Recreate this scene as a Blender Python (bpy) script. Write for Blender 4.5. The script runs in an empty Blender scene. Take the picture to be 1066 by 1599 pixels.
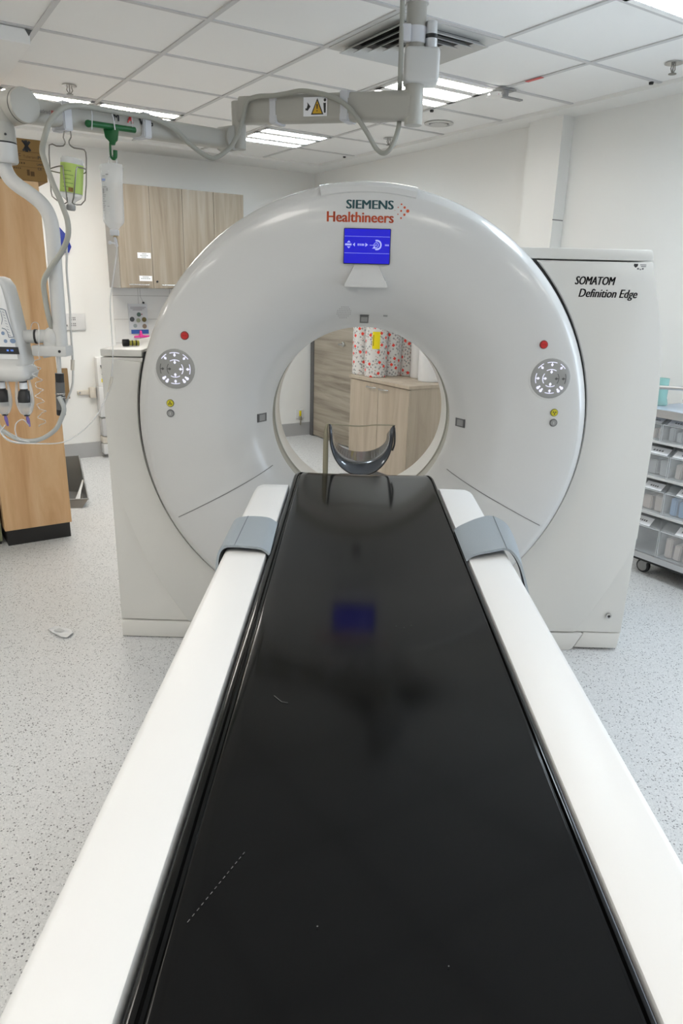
import bpy, bmesh, math, random
from mathutils import Vector, Matrix
random.seed(7)
S = bpy.context.scene
COL = S.collection
PI = math.pi

# ------------------------------------------------------------------ camera
cam_d = bpy.data.cameras.new('camera')
cam_d.sensor_fit = 'VERTICAL'
cam_d.sensor_height = 36.0
cam_d.lens = 36.0 * 1100.0 / 1599.0
cam_d.clip_start = 0.05
cam = bpy.data.objects.new('camera', cam_d)
COL.objects.link(cam)
cam.matrix_world = Matrix(((0.99959293, -0.02723003, 0.00851496, 0.0),
                           (0.01644222, 0.30591179, -0.95191787, 0.0),
                           (0.02331592, 0.95167038, 0.30623498, 1.59),
                           (0, 0, 0, 1)))
S.camera = cam

# ------------------------------------------------------------------ light levels
LAMP_W = 25.0        # ceiling louvre strips
LAMP_HID = 16.5     # unseen fixtures added to brighten the room
DAY_W = 48.0        # daylight at the window
S.view_settings.view_transform = 'Standard'
S.view_settings.look = 'None'
S.view_settings.gamma = 1.0
S.view_settings.use_curve_mapping = False
S.view_settings.exposure = 0.4
w = bpy.data.worlds.new('world')
S.world = w
w.use_nodes = True
w.node_tree.nodes['Background'].inputs[0].default_value = (0.75, 0.85, 1.0, 1)
w.node_tree.nodes['Background'].inputs[1].default_value = 0.6

# the room is turned against the scanner: frame (b, a, z), b along the back wall, a along the right wall
ANG = math.radians(33.8)
ROOM = Matrix.Rotation(ANG, 4, 'Z')
ID = Matrix.Identity(4)
AX = Vector((0, 1, 0))

# ------------------------------------------------------------------ materials
MATS = {}
def mat(name, col=(.8, .8, .8), rough=.5, metal=0., spec=.5, coat=0., emit=None, es=0., alpha=1., trans=0., bump=None):
    if name in MATS: return MATS[name]
    m = bpy.data.materials.new(name); m.use_nodes = True
    b = m.node_tree.nodes['Principled BSDF']
    b.inputs['Base Color'].default_value = (*col, 1)
    b.inputs['Roughness'].default_value = rough
    b.inputs['Metallic'].default_value = metal
    b.inputs['Specular IOR Level'].default_value = spec
    b.inputs['Coat Weight'].default_value = coat
    b.inputs['Alpha'].default_value = alpha
    b.inputs['Transmission Weight'].default_value = trans
    if emit:
        b.inputs['Emission Color'].default_value = (*emit, 1)
        b.inputs['Emission Strength'].default_value = es
    if bump:
        n = m.node_tree.nodes; l = m.node_tree.links
        tc = n.new('ShaderNodeTexCoord'); nz = n.new('ShaderNodeTexNoise'); bp = n.new('ShaderNodeBump')
        nz.inputs['Scale'].default_value = bump[0]; nz.inputs['Detail'].default_value = 3
        bp.inputs['Strength'].default_value = bump[1]; bp.inputs['Distance'].default_value = .002
        l.new(tc.outputs['Object'], nz.inputs['Vector']); l.new(nz.outputs['Fac'], bp.inputs['Height'])
        l.new(bp.outputs['Normal'], b.inputs['Normal'])
    MATS[name] = m
    return m

def wood(name, c1, c2, c3, grain, rough=.45):
    """streaky laminate; grain = scale per local axis (small along the grain)"""
    m = mat(name, c1, rough)
    n = m.node_tree.nodes; l = m.node_tree.links; b = n['Principled BSDF']
    tc = n.new('ShaderNodeTexCoord'); mp = n.new('ShaderNodeMapping')
    mp.inputs['Scale'].default_value = grain
    l.new(tc.outputs['Object'], mp.inputs['Vector'])
    a = n.new('ShaderNodeTexNoise'); a.inputs['Scale'].default_value = 1.0; a.inputs['Detail'].default_value = 5; a.inputs['Roughness'].default_value = .6
    a.inputs['Distortion'].default_value = .6
    l.new(mp.outputs[0], a.inputs['Vector'])
    r = n.new('ShaderNodeValToRGB')
    r.color_ramp.elements[0].position = .3; r.color_ramp.elements[0].color = (*c2, 1)
    r.color_ramp.elements[1].position = .72; r.color_ramp.elements[1].color = (*c3, 1)
    e = r.color_ramp.elements.new(.5); e.color = (*c1, 1)
    l.new(a.outputs['Fac'], r.inputs['Fac'])
    l.new(r.outputs[0], b.inputs['Base Color'])
    return m

def floor_mat():
    m = mat('speckled_vinyl', (.5, .5, .5), .38)
    n = m.node_tree.nodes; l = m.node_tree.links; b = n['Principled BSDF']
    tc = n.new('ShaderNodeTexCoord')
    def chips(scale, lo, hi, cdark, src):
        v = n.new('ShaderNodeTexVoronoi'); v.inputs['Scale'].default_value = scale
        l.new(tc.outputs['Object'], v.inputs['Vector'])
        sp = n.new('ShaderNodeSeparateColor'); l.new(v.outputs['Color'], sp.inputs[0])
        th = n.new('ShaderNodeMath'); th.operation = 'GREATER_THAN'; th.inputs[1].default_value = lo
        l.new(sp.outputs[0], th.inputs[0])
        dd = n.new('ShaderNodeMath'); dd.operation = 'LESS_THAN'; dd.inputs[1].default_value = hi
        l.new(v.outputs['Distance'], dd.inputs[0])
        mu = n.new('ShaderNodeMath'); mu.operation = 'MULTIPLY'
        l.new(th.outputs[0], mu.inputs[0]); l.new(dd.outputs[0], mu.inputs[1])
        mx = n.new('ShaderNodeMix'); mx.data_type = 'RGBA'
        l.new(mu.outputs[0], mx.inputs['Factor']); mx.inputs['B'].default_value = (*cdark, 1)
        if src is None: mx.inputs['A'].default_value = (.66, .665, .665, 1)
        else: l.new(src, mx.inputs['A'])
        return mx.outputs['Result']
    o = chips(170, .55, .5, (.73, .735, .735), None)
    o = chips(210, .72, .42, (.45, .455, .46), o)
    o = chips(130, .80, .38, (.2, .2, .205), o)
    l.new(o, b.inputs['Base Color'])
    return m

def pattern_mat():
    """roll wrapping: red squares, grey marks on white, laid out in the wrap's own uv"""
    m = mat('printed_wrap', (.75, .74, .72), .35)
    n = m.node_tree.nodes; l = m.node_tree.links; b = n['Principled BSDF']
    uv = n.new('ShaderNodeUVMap')
    mp = n.new('ShaderNodeMapping'); mp.inputs['Rotation'].default_value = (0, 0, .6)
    l.new(uv.outputs[0], mp.inputs['Vector'])
    def dots(scale, size, col, src, metric, rnd, lo):
        v = n.new('ShaderNodeTexVoronoi'); v.voronoi_dimensions = '2D'; v.distance = metric
        v.inputs['Scale'].default_value = scale; v.inputs['Randomness'].default_value = rnd
        l.new(mp.outputs[0], v.inputs['Vector'])
        d = n.new('ShaderNodeMath'); d.operation = 'LESS_THAN'; d.inputs[1].default_value = size
        l.new(v.outputs['Distance'], d.inputs[0])
        sp = n.new('ShaderNodeSeparateColor'); l.new(v.outputs['Color'], sp.inputs[0])
        th = n.new('ShaderNodeMath'); th.operation = 'GREATER_THAN'; th.inputs[1].default_value = lo
        l.new(sp.outputs[1], th.inputs[0])
        mu = n.new('ShaderNodeMath'); mu.operation = 'MULTIPLY'
        l.new(th.outputs[0], mu.inputs[0]); l.new(d.outputs[0], mu.inputs[1])
        mx = n.new('ShaderNodeMix'); mx.data_type = 'RGBA'
        l.new(mu.outputs[0], mx.inputs['Factor']); mx.inputs['B'].default_value = (*col, 1)
        if src is None: mx.inputs['A'].default_value = (.66, .65, .63, 1)
        else: l.new(src, mx.inputs['A'])
        return mx.outputs['Result']
    o = dots(40, .27, (.30, .31, .31), None, 'CHEBYCHEV', .8, .45)
    o = dots(60, .2, (.45, .16, .14), o, 'EUCLIDEAN', .8, .75)
    o = dots(15, .165, (.80, .05, .03), o, 'CHEBYCHEV', .5, .22)
    l.new(o, b.inputs['Base Color'])
    return m

def tile_mat():
    m = mat('white_wall_tile', (.72, .71, .69), .22)
    n = m.node_tree.nodes; l = m.node_tree.links; b = n['Principled BSDF']
    tc = n.new('ShaderNodeTexCoord'); sp = n.new('ShaderNodeSeparateXYZ'); cb = n.new('ShaderNodeCombineXYZ')
    l.new(tc.outputs['Object'], sp.inputs[0])
    l.new(sp.outputs['X'], cb.inputs['X']); l.new(sp.outputs['Z'], cb.inputs['Y'])
    br = n.new('ShaderNodeTexBrick'); br.offset = 0
    br.inputs['Scale'].default_value = 1; br.inputs['Brick Width'].default_value = .30; br.inputs['Row Height'].default_value = .208
    br.inputs['Mortar Size'].default_value = .003
    br.inputs['Color1'].default_value = br.inputs['Color2'].default_value = (.72, .71, .69, 1)
    br.inputs['Mortar'].default_value = (.5, .48, .46, 1)
    l.new(cb.outputs[0], br.inputs['Vector']); l.new(br.outputs['Color'], b.inputs['Base Color'])
    return m

M_wall = mat('white_wall_paint', (.85, .85, .83), .75, bump=(40, .08))
M_ceil = mat('ceiling_tile', (.88, .88, .87), .85, bump=(160, .15))
M_grid = mat('ceiling_bar', (.60, .60, .60), .5)
M_floor = floor_mat()
M_base = mat('grey_skirting', (.42, .42, .42), .5)
M_gant = mat('gantry_white', (.635, .635, .625), .22, coat=.25)
M_panel = mat('gantry_warm_white', (.71, .70, .665), .35)
M_dark = mat('black_gap', (.008, .008, .008), .5)
M_seam = mat('grey_seam', (.16, .16, .16), .5)
M_bore = mat('bore_white', (.74, .73, .70), .3)
M_scan = mat('scan_window_grey', (.42, .41, .36), .25)
M_tabw = mat('table_white', (.80, .80, .795), .38)
M_tabb = mat('table_black', (.0025, .0025, .0025), .105, spec=.24)
M_rim = mat('table_rim_black', (.012, .012, .012), .3, spec=.4)
M_scr = mat('scratch', (.13, .13, .13), .6)
M_strap = mat('strap_grey', (.30, .34, .37), .6, bump=(220, .2))
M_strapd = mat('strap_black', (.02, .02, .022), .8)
M_arm = mat('arm_enamel', (.42, .41, .37), .4)
M_armw = mat('arm_white', (.60, .60, .585), .4)
M_vel = mat('strap_white', (.62, .63, .66), .7)
M_cable = mat('cable_grey', (.36, .36, .32), .5)
M_steel = mat('steel', (.55, .54, .52), .25, metal=1)
M_wire = mat('steel_wire', (.25, .24, .22), .3, metal=1)
M_black = mat('black_plastic', (.012, .012, .013), .4)
M_dgrey = mat('dark_grey_plastic', (.12, .12, .12), .4)
M_grey = mat('grey_plastic', (.30, .30, .295), .45)
M_padgrey = mat('pad_grey', (.32, .32, .31), .4)
M_red = mat('red_button', (.55, .02, .02), .3)
M_yel = mat('yellow_button', (.62, .55, .02), .3)
M_green = mat('green_plastic', (.0, .10, .02), .4)
M_blue = mat('blue_plastic', (.01, .03, .30), .45)
M_scrn = mat('blue_screen', (.0, .0, .03), .25, emit=(.010, .006, .80), es=.52)
M_icon = mat('screen_icon', (.1, .1, .2), .3, emit=(.45, .50, 1.0), es=.55)
M_lit = mat('lit_key', (.3, .3, .35), .3, emit=(.80, .80, 1.0), es=.75)
M_unlit = mat('unlit_key', (.10, .10, .10), .4)
M_teal = mat('logo_teal', (.004, .06, .07), .4)
M_org = mat('logo_orange', (.55, .07, .012), .4)
M_ink = mat('ink', (.018, .018, .02), .5)
M_inkg = mat('grey_ink', (.2, .2, .21), .6)
M_paper = mat('white_paper', (.86, .87, .90), .7)
M_card = mat('cardboard', (.26, .155, .05), .8, bump=(60, .2))
M_cardi = mat('cardboard_print', (.10, .055, .015), .8)
M_wtube = mat('lamp_white', (1, 1, 1), .5, emit=(1.0, .95, .87), es=LAMP_W)
M_ctube = mat('lamp_white_near', (1, 1, 1), .5, emit=(1.0, .96, .90), es=LAMP_W * .5)
M_btube = mat('lamp_daylight', (1, 1, 1), .5, emit=(.80, .92, 1.0), es=LAMP_W)
M_hid = mat('lamp_added_unseen', (1, 1, 1), .5, emit=(1.0, .95, .87), es=LAMP_HID)  # glow of the added fixtures outside the view
M_louv = mat('louvre_metal', (.6, .6, .6), .3, metal=.6)
M_clear = mat('clear_plastic', (.85, .88, .9), .12, alpha=.28)
M_bag = mat('bag_film', (.85, .87, .88), .18, alpha=.42)
M_tubing = mat('clear_tubing', (.80, .80, .80), .25, alpha=.55)
M_glass = mat('bottle_glass', (.80, .82, .82), .05, alpha=.45)
M_lime = mat('lime_label', (.46, .62, .16), .6)
M_purple = mat('purple_tip', (.22, .16, .50), .35, alpha=.85)
M_pink = mat('pink_ribbon', (.85, .06, .35), .5)
M_tealp = mat('teal_plastic', (.42, .74, .70), .25, alpha=.6)
M_cream = mat('cream_plastic', (.66, .61, .53), .5)
M_pipe = mat('white_plastic', (.70, .70, .70), .4)
M_alu = mat('aluminium', (.62, .63, .65), .35, metal=.85)
M_trol = mat('trolley_white', (.66, .66, .65), .35)
M_bin = mat('bin_grey_metal', (.30, .305, .30), .4, metal=.4)
M_smoke = mat('cradle_carbon', (.10, .11, .125), .16, metal=.55)
M_khaki = mat('khaki_band', (.26, .24, .17), .4)
M_sage = mat('sage_panel', (.24, .25, .15), .5)
M_beech = wood('beech_laminate', (.72, .46, .245), (.60, .34, .165), (.80, .57, .34), (9, 9, 1.1))
M_oakv = wood('pale_oak_vertical', (.30, .25, .19), (.215, .172, .122), (.37, .325, .265), (14, 14, .8))
M_oakg = wood('grey_oak_vertical', (.44, .37, .285), (.36, .29, .22), (.50, .43, .34), (9, 9, .9))
M_oakh = wood('grey_oak_horizontal', (.36, .315, .25), (.20, .165, .125), (.48, .43, .355), (14, .9, 14))
M_wrap = pattern_mat()
M_tile = tile_mat()
M_ylab = mat('yellow_label', (.85, .70, .0), .6)
M_bluep = mat('pale_blue_pack', (.25, .40, .62), .5)
M_beige = mat('beige_pack', (.58, .50, .45), .6)
M_gpack = mat('grey_pack', (.40, .41, .42), .6)

# ------------------------------------------------------------------ mesh builder
def catmull(pts, n=6):
    P = [Vector(p) for p in pts]
    if len(P) < 3: return P
    Q = [P[0] * 2 - P[1]] + P + [P[-1] * 2 - P[-2]]
    out = []
    for i in range(1, len(Q) - 2):
        p0, p1, p2, p3 = Q[i - 1:i + 3]
        for k in range(n):
            t = k / n
            out.append(.5 * ((2 * p1) + (p2 - p0) * t + (2 * p0 - 5 * p1 + 4 * p2 - p3) * t * t + (3 * p1 - p0 - 3 * p2 + p3) * t ** 3))
    out.append(P[-1])
    return out

class MB:
    def __init__(self, frame=ID):
        self.bm = bmesh.new(); self.f = frame
    def box(self, x0, x1, y0, y1, z0, z1, bev=0, seg=2, m=None):
        t = bmesh.new()
        bmesh.ops.create_cube(t, size=1)
        for v in t.verts:
            v.co = Vector(((x0 + x1) / 2 + v.co.x * (x1 - x0), (y0 + y1) / 2 + v.co.y * (y1 - y0), (z0 + z1) / 2 + v.co.z * (z1 - z0)))
        if bev: bmesh.ops.bevel(t, geom=t.edges[:], offset=bev, segments=seg, affect='EDGES', profile=.5)
        return self.add(t, m)
    def add(self, t, m=None):
        if m: bmesh.ops.transform(t, matrix=m, verts=t.verts)
        me = bpy.data.meshes.new('t'); t.to_mesh(me); t.free()
        self.bm.from_mesh(me); bpy.data.meshes.remove(me)
        return self
    def poly(self, verts, faces):
        vs = [self.bm.verts.new(v) for v in verts]
        for f in faces:
            try: self.bm.faces.new([vs[i] for i in f])
            except ValueError: pass
        return self
    def quad(self, a, b, c, d): return self.poly([a, b, c, d], [(0, 1, 2, 3)])
    def prism(self, pts, vec, bev=0, seg=2):
        """closed outline (list of 3d points) pushed along vec"""
        t = bmesh.new()
        vs = [t.verts.new(p) for p in pts]
        f = t.faces.new(vs)
        r = bmesh.ops.extrude_face_region(t, geom=[f])
        bmesh.ops.translate(t, vec=Vector(vec), verts=[g for g in r['geom'] if isinstance(g, bmesh.types.BMVert)])
        bmesh.ops.recalc_face_normals(t, faces=t.faces)
        if bev: bmesh.ops.bevel(t, geom=[e for e in t.edges if e.calc_face_angle(0) > .5], offset=bev, segments=seg, affect='EDGES', profile=.5)
        return self.add(t)
    def tube(self, pts, r, n=10, smooth=0, caps=True):
        P = catmull(pts, smooth) if smooth else [Vector(p) for p in pts]
        R = r if isinstance(r, (list, tuple)) else None
        rings = []; up = None
        for i, p in enumerate(P):
            d = (P[min(i + 1, len(P) - 1)] - P[max(i - 1, 0)])
            if d.length < 1e-9: d = Vector((0, 0, 1))
            d.normalize()
            if up is None:
                up = Vector((0, 0, 1)) if abs(d.z) < .9 else Vector((1, 0, 0))
            side = d.cross(up)
            if side.length < 1e-6: side = d.orthogonal()
            side.normalize(); up = side.cross(d).normalized()
            rr = r
            if R:
                q = i / (len(P) - 1) * (len(R) - 1); k = min(int(q), len(R) - 2); rr = R[k] + (R[k + 1] - R[k]) * (q - k)
            rings.append([self.bm.verts.new(p + (side * math.cos(2 * PI * j / n) + up * math.sin(2 * PI * j / n)) * rr) for j in range(n)])
        for a, b in zip(rings, rings[1:]):
            for j in range(n): self.bm.faces.new((a[j], a[(j + 1) % n], b[(j + 1) % n], b[j]))
        if caps:
            self.bm.faces.new(rings[0][::-1]); self.bm.faces.new(rings[-1])
        return self
    def cyl(self, a, b, r, n=24, r2=None, bev=0):
        a = Vector(a); b = Vector(b); d = b - a
        t = bmesh.new()
        bmesh.ops.create_cone(t, cap_ends=True, segments=n, radius1=r, radius2=r if r2 is None else r2, depth=d.length)
        if bev: bmesh.ops.bevel(t, geom=[e for e in t.edges if e.calc_face_angle(0) > .8], offset=bev, segments=2, affect='EDGES', profile=.5)
        return self.add(t, Matrix.Translation((a + b) / 2) @ d.to_track_quat('Z', 'Y').to_matrix().to_4x4())
    def lathe(self, prof, origin=(0, 0, 0), axis='Z', n=32, a0=0, a1=2 * PI):
        """prof = (radius, height) list turned about an axis through origin"""
        o = Vector(origin); full = abs(a1 - a0 - 2 * PI) < 1e-6; k = n if full else n + 1
        rings = []
        for j in range(k):
            t = a0 + (a1 - a0) * j / n; c, s = math.cos(t), math.sin(t)
            ring = []
            for r, h in prof:
                if axis == 'Z': v = Vector((r * c, r * s, h))
                elif axis == 'Y': v = Vector((r * c, h, r * s))
                else: v = Vector((h, r * c, r * s))
                ring.append(self.bm.verts.new(o + v))
            rings.append(ring)
        for j in range(n):
            A, B = rings[j], rings[(j + 1) % k]
            for i in range(len(prof) - 1):
                try: self.bm.faces.new((A[i], B[i], B[i + 1], A[i + 1]))
                except ValueError: pass
        return self
    def sphere(self, c, r, sx=1, sy=1, sz=1, n=16):
        t = bmesh.new(); bmesh.ops.create_uvsphere(t, u_segments=n, v_segments=n // 2, radius=r)
        return self.add(t, Matrix.Translation(c) @ Matrix.Diagonal((sx, sy, sz, 1)))
    def build(self, name, material, parent=None, smooth=True, ang=38, keep=False):
        bm = self.bm
        bmesh.ops.remove_doubles(bm, verts=bm.verts, dist=1e-5)
        bmesh.ops.recalc_face_normals(bm, faces=bm.faces)
        Mx = self.f.copy()
        if parent is not None:
            bmesh.ops.transform(bm, matrix=world_of(parent).inverted() @ Mx, verts=bm.verts)
            loc = None
        else:
            # own base point as origin, axes of its own frame
            xs = [v.co for v in bm.verts]
            mn = Vector([min(c[i] for c in xs) for i in range(3)]); mxv = Vector([max(c[i] for c in xs) for i in range(3)])
            o = Vector(((mn.x + mxv.x) / 2, (mn.y + mxv.y) / 2, mn.z))
            if keep: o = Vector((0, 0, 0))
            bmesh.ops.translate(bm, vec=-o, verts=bm.verts)
            loc = Mx @ Matrix.Translation(o)
        me = bpy.data.meshes.new(name); bm.to_mesh(me); bm.free()
        if smooth:
            me.shade_smooth(); me.set_sharp_from_angle(angle=math.radians(ang))
        me.materials.append(material)
        ob = bpy.data.objects.new(name, me); COL.objects.link(ob)
        if parent is not None:
            ob.parent = parent
        else: ob.matrix_world = loc
        WORLD[ob.name] = (world_of(parent) if parent is not None else loc)
        return ob

WORLD = {}
def world_of(o): return WORLD[o.name]
def tag(o, label, cat, group=None, kind=None):
    o['label'] = label; o['category'] = cat
    if group: o['group'] = group
    if kind: o['kind'] = kind
    return o
def thing(name, label, cat, loc, frame=ID, group=None):
    o = bpy.data.objects.new(name, None); COL.objects.link(o)
    o.empty_display_size = .05
    o.matrix_world = frame @ Matrix.Translation(loc)
    WORLD[o.name] = frame @ Matrix.Translation(loc)
    return tag(o, label, cat, group)
def struct(o):
    o['kind'] = 'structure'; return o

def text2d(s, width=None, height=None, bold=0., shear=0., align='LEFT'):
    """outline of a word as flat triangles, scaled so its box starts at (0, 0)"""
    cu = bpy.data.curves.new('t', 'FONT'); cu.body = s; cu.size = 1; cu.offset = bold; cu.shear = shear
    cu.resolution_u = 3
    ob = bpy.data.objects.new('t', cu); COL.objects.link(ob)
    dg = bpy.context.evaluated_depsgraph_get()
    me = bpy.data.meshes.new_from_object(ob.evaluated_get(dg))
    V = [(v.co.x, v.co.y) for v in me.vertices]; F = [tuple(p.vertices) for p in me.polygons]
    bpy.data.objects.remove(ob); bpy.data.curves.remove(cu); bpy.data.meshes.remove(me)
    x0 = min(v[0] for v in V); x1 = max(v[0] for v in V); y0 = min(v[1] for v in V); y1 = max(v[1] for v in V)
    sx = width / (x1 - x0) if width else height / (y1 - y0)
    sy = height / (y1 - y0) if height else sx
    return [((x - x0) * sx, (y - y0) * sy) for x, y in V], F
def text_on(mb, s, fn, fat=0., **k):
    V, F = text2d(s, **k)
    for q in range(3 if fat else 1): mb.poly([fn(x + fat * q / 2, y) for x, y in V], F)
    return mb

# ================================================================== ROOM SHELL
def room_box(name, *a, m=M_wall, bev=0):
    o = MB(ROOM).box(*a, bev=bev).build(name, m, smooth=False, keep=True)
    return struct(o)
BW, RW, LW, FW, CZ = 6.69, 3.97, -2.7, -3.0, 2.67
room_box('floor', LW, RW, FW, BW, -.06, 0, m=M_floor)
room_box('ceiling', LW - .2, RW + .2, FW - .2, BW + .2, CZ, CZ + .08, m=M_ceil)
room_box('wall_back', LW - .2, RW + .2, BW, BW + .15, 0, CZ)
room_box('wall_left', LW - .15, LW, FW, BW, 0, CZ)
room_box('wall_front', LW - .2, RW + .2, FW - .15, FW, 0, CZ)
# right wall with the daylight window opening (beside the viewer, out of the frame)
WA0, WA1, WZ0, WZ1 = -1.6, 1.5, .9, 2.25
wr = MB(ROOM)
wr.box(RW, RW + .18, WA1, BW, 0, CZ).box(RW, RW + .18, FW, WA0, 0, CZ)
wr.box(RW, RW + .18, WA0, WA1, 0, WZ0).box(RW, RW + .18, WA0, WA1, WZ1, CZ)
struct(wr.build('wall_right', M_wall, smooth=False, keep=True))
wf = MB(ROOM)
for z in (WZ0, WZ1 - .05): wf.box(RW + .06, RW + .12, WA0, WA1, z, z + .05)
for a in (WA0, -.08, WA1 - .05): wf.box(RW + .06, RW + .12, a, a + .05, WZ0 + .05, WZ1 - .05)
win = struct(wf.build('window_1', M_pipe, smooth=False, keep=True))
MB(ROOM).box(RW + .085, RW + .09, WA0, WA1, WZ0, WZ1).build('window_pane', mat('window_glass', (.95, .97, 1), .02, alpha=.06), win, smooth=False)
ld = bpy.data.lights.new('daylight', 'AREA'); ld.shape = 'RECTANGLE'; ld.size = WA1 - WA0; ld.size_y = WZ1 - WZ0
ld.energy = DAY_W; ld.color = (.72, .85, 1.0)
lo = bpy.data.objects.new('daylight', ld); COL.objects.link(lo)
lo.matrix_world = ROOM @ Matrix.Translation((RW + .3, (WA0 + WA1) / 2, (WZ0 + WZ1) / 2)) @ Matrix(((0, 0, 1, 0), (1, 0, 0, 0), (0, 1, 0, 0), (0, 0, 0, 1)))
# plaster margin round the tiled ceiling, grid bars
B0, BS, A0, AS = 1.42, .588, 3.30, .592
gb = lambda j: B0 + BS * j
ga = lambda i: A0 + AS * i
BE, AE = 3.76, 6.26
room_box('trim_1', BE, RW, FW, BW, CZ - .022, CZ, m=M_wall)
room_box('trim_2', LW, BE, AE, BW, CZ - .022, CZ, m=M_wall)
g = MB(ROOM)
for j in range(-7, 5):
    b = gb(j)
    if LW < b < BE: g.box(b - .012, b + .012, FW, AE, CZ - .006, CZ + .001)
for i in range(-10, 5):
    a = ga(i)
    if a > FW: g.box(LW, BE, a - .012, a + .012, CZ - .0055, CZ + .001)
struct(g.build('trim_3', M_grid, smooth=False, keep=True))
room_box('trim_4', 3.868, RW, 3.45, 3.735, 0, CZ - .022, m=M_wall)            # boxed-in duct on the right wall
room_box('trim_5', 3.866, RW - .005, 3.4485, 3.452, 2.03, 2.036, m=M_seam)
room_box('baseboard_back', LW, RW, BW - .012, BW, 0, .14, m=M_base)
room_box('baseboard_right', RW - .012, RW, FW, 5.38, 0, .14, m=M_base)
room_box('trim_6', 1.87, 3.10, BW - .008, BW, .9, 1.524, m=M_tile)            # tiled splashback
# door in the right wall, by the back corner
d1 = struct(MB(ROOM).box(3.935, RW, 5.45, 6.60, .012, 2.10, bev=.003).build('door_1', M_oakh, smooth=False, keep=True))
fr = MB(ROOM)
fr.box(3.925, RW, 6.60, 6.66, 0, 2.14).box(3.925, RW, 5.39, 5.45, 0, 2.14).box(3.925, RW, 5.39, 6.66, 2.10, 2.16)
fr.build('door_frame', M_dgrey, d1, smooth=False)
h = MB(ROOM); h.cyl((3.935, 6.03, 1.03), (3.885, 6.03, 1.03), .011); h.tube([(3.885, 6.04, 1.03), (3.885, 5.93, 1.03)], .010)
h.cyl((3.935, 6.03, 1.03), (3.927, 6.03, 1.03), .026); h.build('door_handle', M_steel, d1)

# ------------------------------------------------------------------ ceiling fittings
def ceiling_light(i, j, label, m, group='square ceiling lights', bold=False):
    b0, b1, a0, a1 = gb(j) + .016, gb(j + 1) - .016, ga(i) + .016, ga(i + 1) - .016
    t = thing('ceiling_light', label, 'ceiling light', ((b0 + b1) / 2, (a0 + a1) / 2, CZ - .012), ROOM, group)
    h = MB(ROOM)
    n = 3; SL = [(.03, .135), (.20, .36), (.425, .53)]
    h.box(b0, b1, a0, a1, CZ - .004, CZ - .002)
    ya = a0
    for k in range(n):
        s0 = a0 + SL[k][0]
        h.box(b0, b1, ya, s0, CZ - .012, CZ - .003); ya = a0 + SL[k][1]
    h.box(b0, b1, ya, a1, CZ - .012, CZ - .003)
    h.box(b0, b0 + .022, a0, a1, CZ - .012, CZ - .003).box(b1 - .022, b1, a0, a1, CZ - .012, CZ - .003)
    h.build('housing', M_ceil, t, smooth=False)
    for k in range(n):
        s0 = a0 + SL[k][0]; wd = SL[k][1] - SL[k][0]
        MB(ROOM).box(b0 + .022, b1 - .022, s0, s0 + wd, CZ - .0065, CZ - .005).build('light_strip', m, t, smooth=False)
        l = MB(ROOM)
        nb = 13
        for q in range(1, nb):
            x = b0 + .022 + (b1 - b0 - .044) * q / nb
            l.box(x - .003, x + .003, s0, s0 + wd, CZ - .012, CZ - .0066)
        if k == 1: l.box(b0 + .022, b1 - .022, s0 + wd / 2 - .002, s0 + wd / 2 + .002, CZ - .012, CZ - .0066)
        l.build('louvre', M_louv, t, smooth=False)
    return t
ceiling_light(0, 2, 'lit square ceiling light behind the grey ceiling post, above the scanner', M_ctube)
ceiling_light(3, 2, 'bluish lit square ceiling light under the first arm, near the back corner', M_btube)
ceiling_light(3, -1, 'lit louvred ceiling light at far left, above the round joint of the arm', M_wtube)
ceiling_light(3, 0, 'lit louvred ceiling light behind the arm lettering, second from the left', M_wtube)
ceiling_light(-3, 2, 'bluish light panel cut off by the top right corner of the photo', M_btube)
for i, j in ((-4, -3), (-7, 2), (-1, -4), (-7, -2), (-9, 0), (3, -5), (-4, -6), (-8, -5), (-2, -6)):  # unseen fixtures, added to light the gantry front and the left side
    ceiling_light(i, j, 'square ceiling light added out of view to brighten the room', M_hid, 'added ceiling lights out of view')

# four-way air diffuser
b0, b1, a0, a1 = gb(1) + .014, gb(2) - .014, ga(-1) + .014, ga(0) - .014
t = thing('air_diffuser', 'white square four-way air vent with dark slots behind the ceiling post', 'air vent', ((b0 + b1) / 2, (a0 + a1) / 2, CZ - .035), ROOM)
MB(ROOM).box(b0, b1, a0, a1, CZ - .008, CZ - .002).build('frame', M_armw, t, smooth=False)
cb, ca = (b0 + b1) / 2, (a0 + a1) / 2
MB(ROOM).box(cb - .215, cb + .215, ca - .215, ca + .215, CZ - .0095, CZ - .0082).build('throat_shade_plate', M_dark, t, smooth=False)  # black plate in place of a hole, shade of the throat put into its colour
bl = MB(ROOM)
for r in (.245, .196, .147, .098):
    P = []
    for rr, z in ((r, CZ - .034), (r - .030, CZ - .0098)):
        P += [(cb - rr, ca - rr, z), (cb + rr, ca - rr, z), (cb + rr, ca + rr, z), (cb - rr, ca + rr, z)]
    P += [(x, y, z + .0025) for x, y, z in P[:4]]
    bl.poly(P, [(k, (k + 1) % 4, 4 + (k + 1) % 4, 4 + k) for k in range(4)] + [(k, (k + 1) % 4, 8 + (k + 1) % 4, 8 + k) for k in range(4)])
bl.box(cb - .052, cb + .052, ca - .052, ca + .052, CZ - .034, CZ - .03)
bl.build('vane', M_armw, t, smooth=False)

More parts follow.
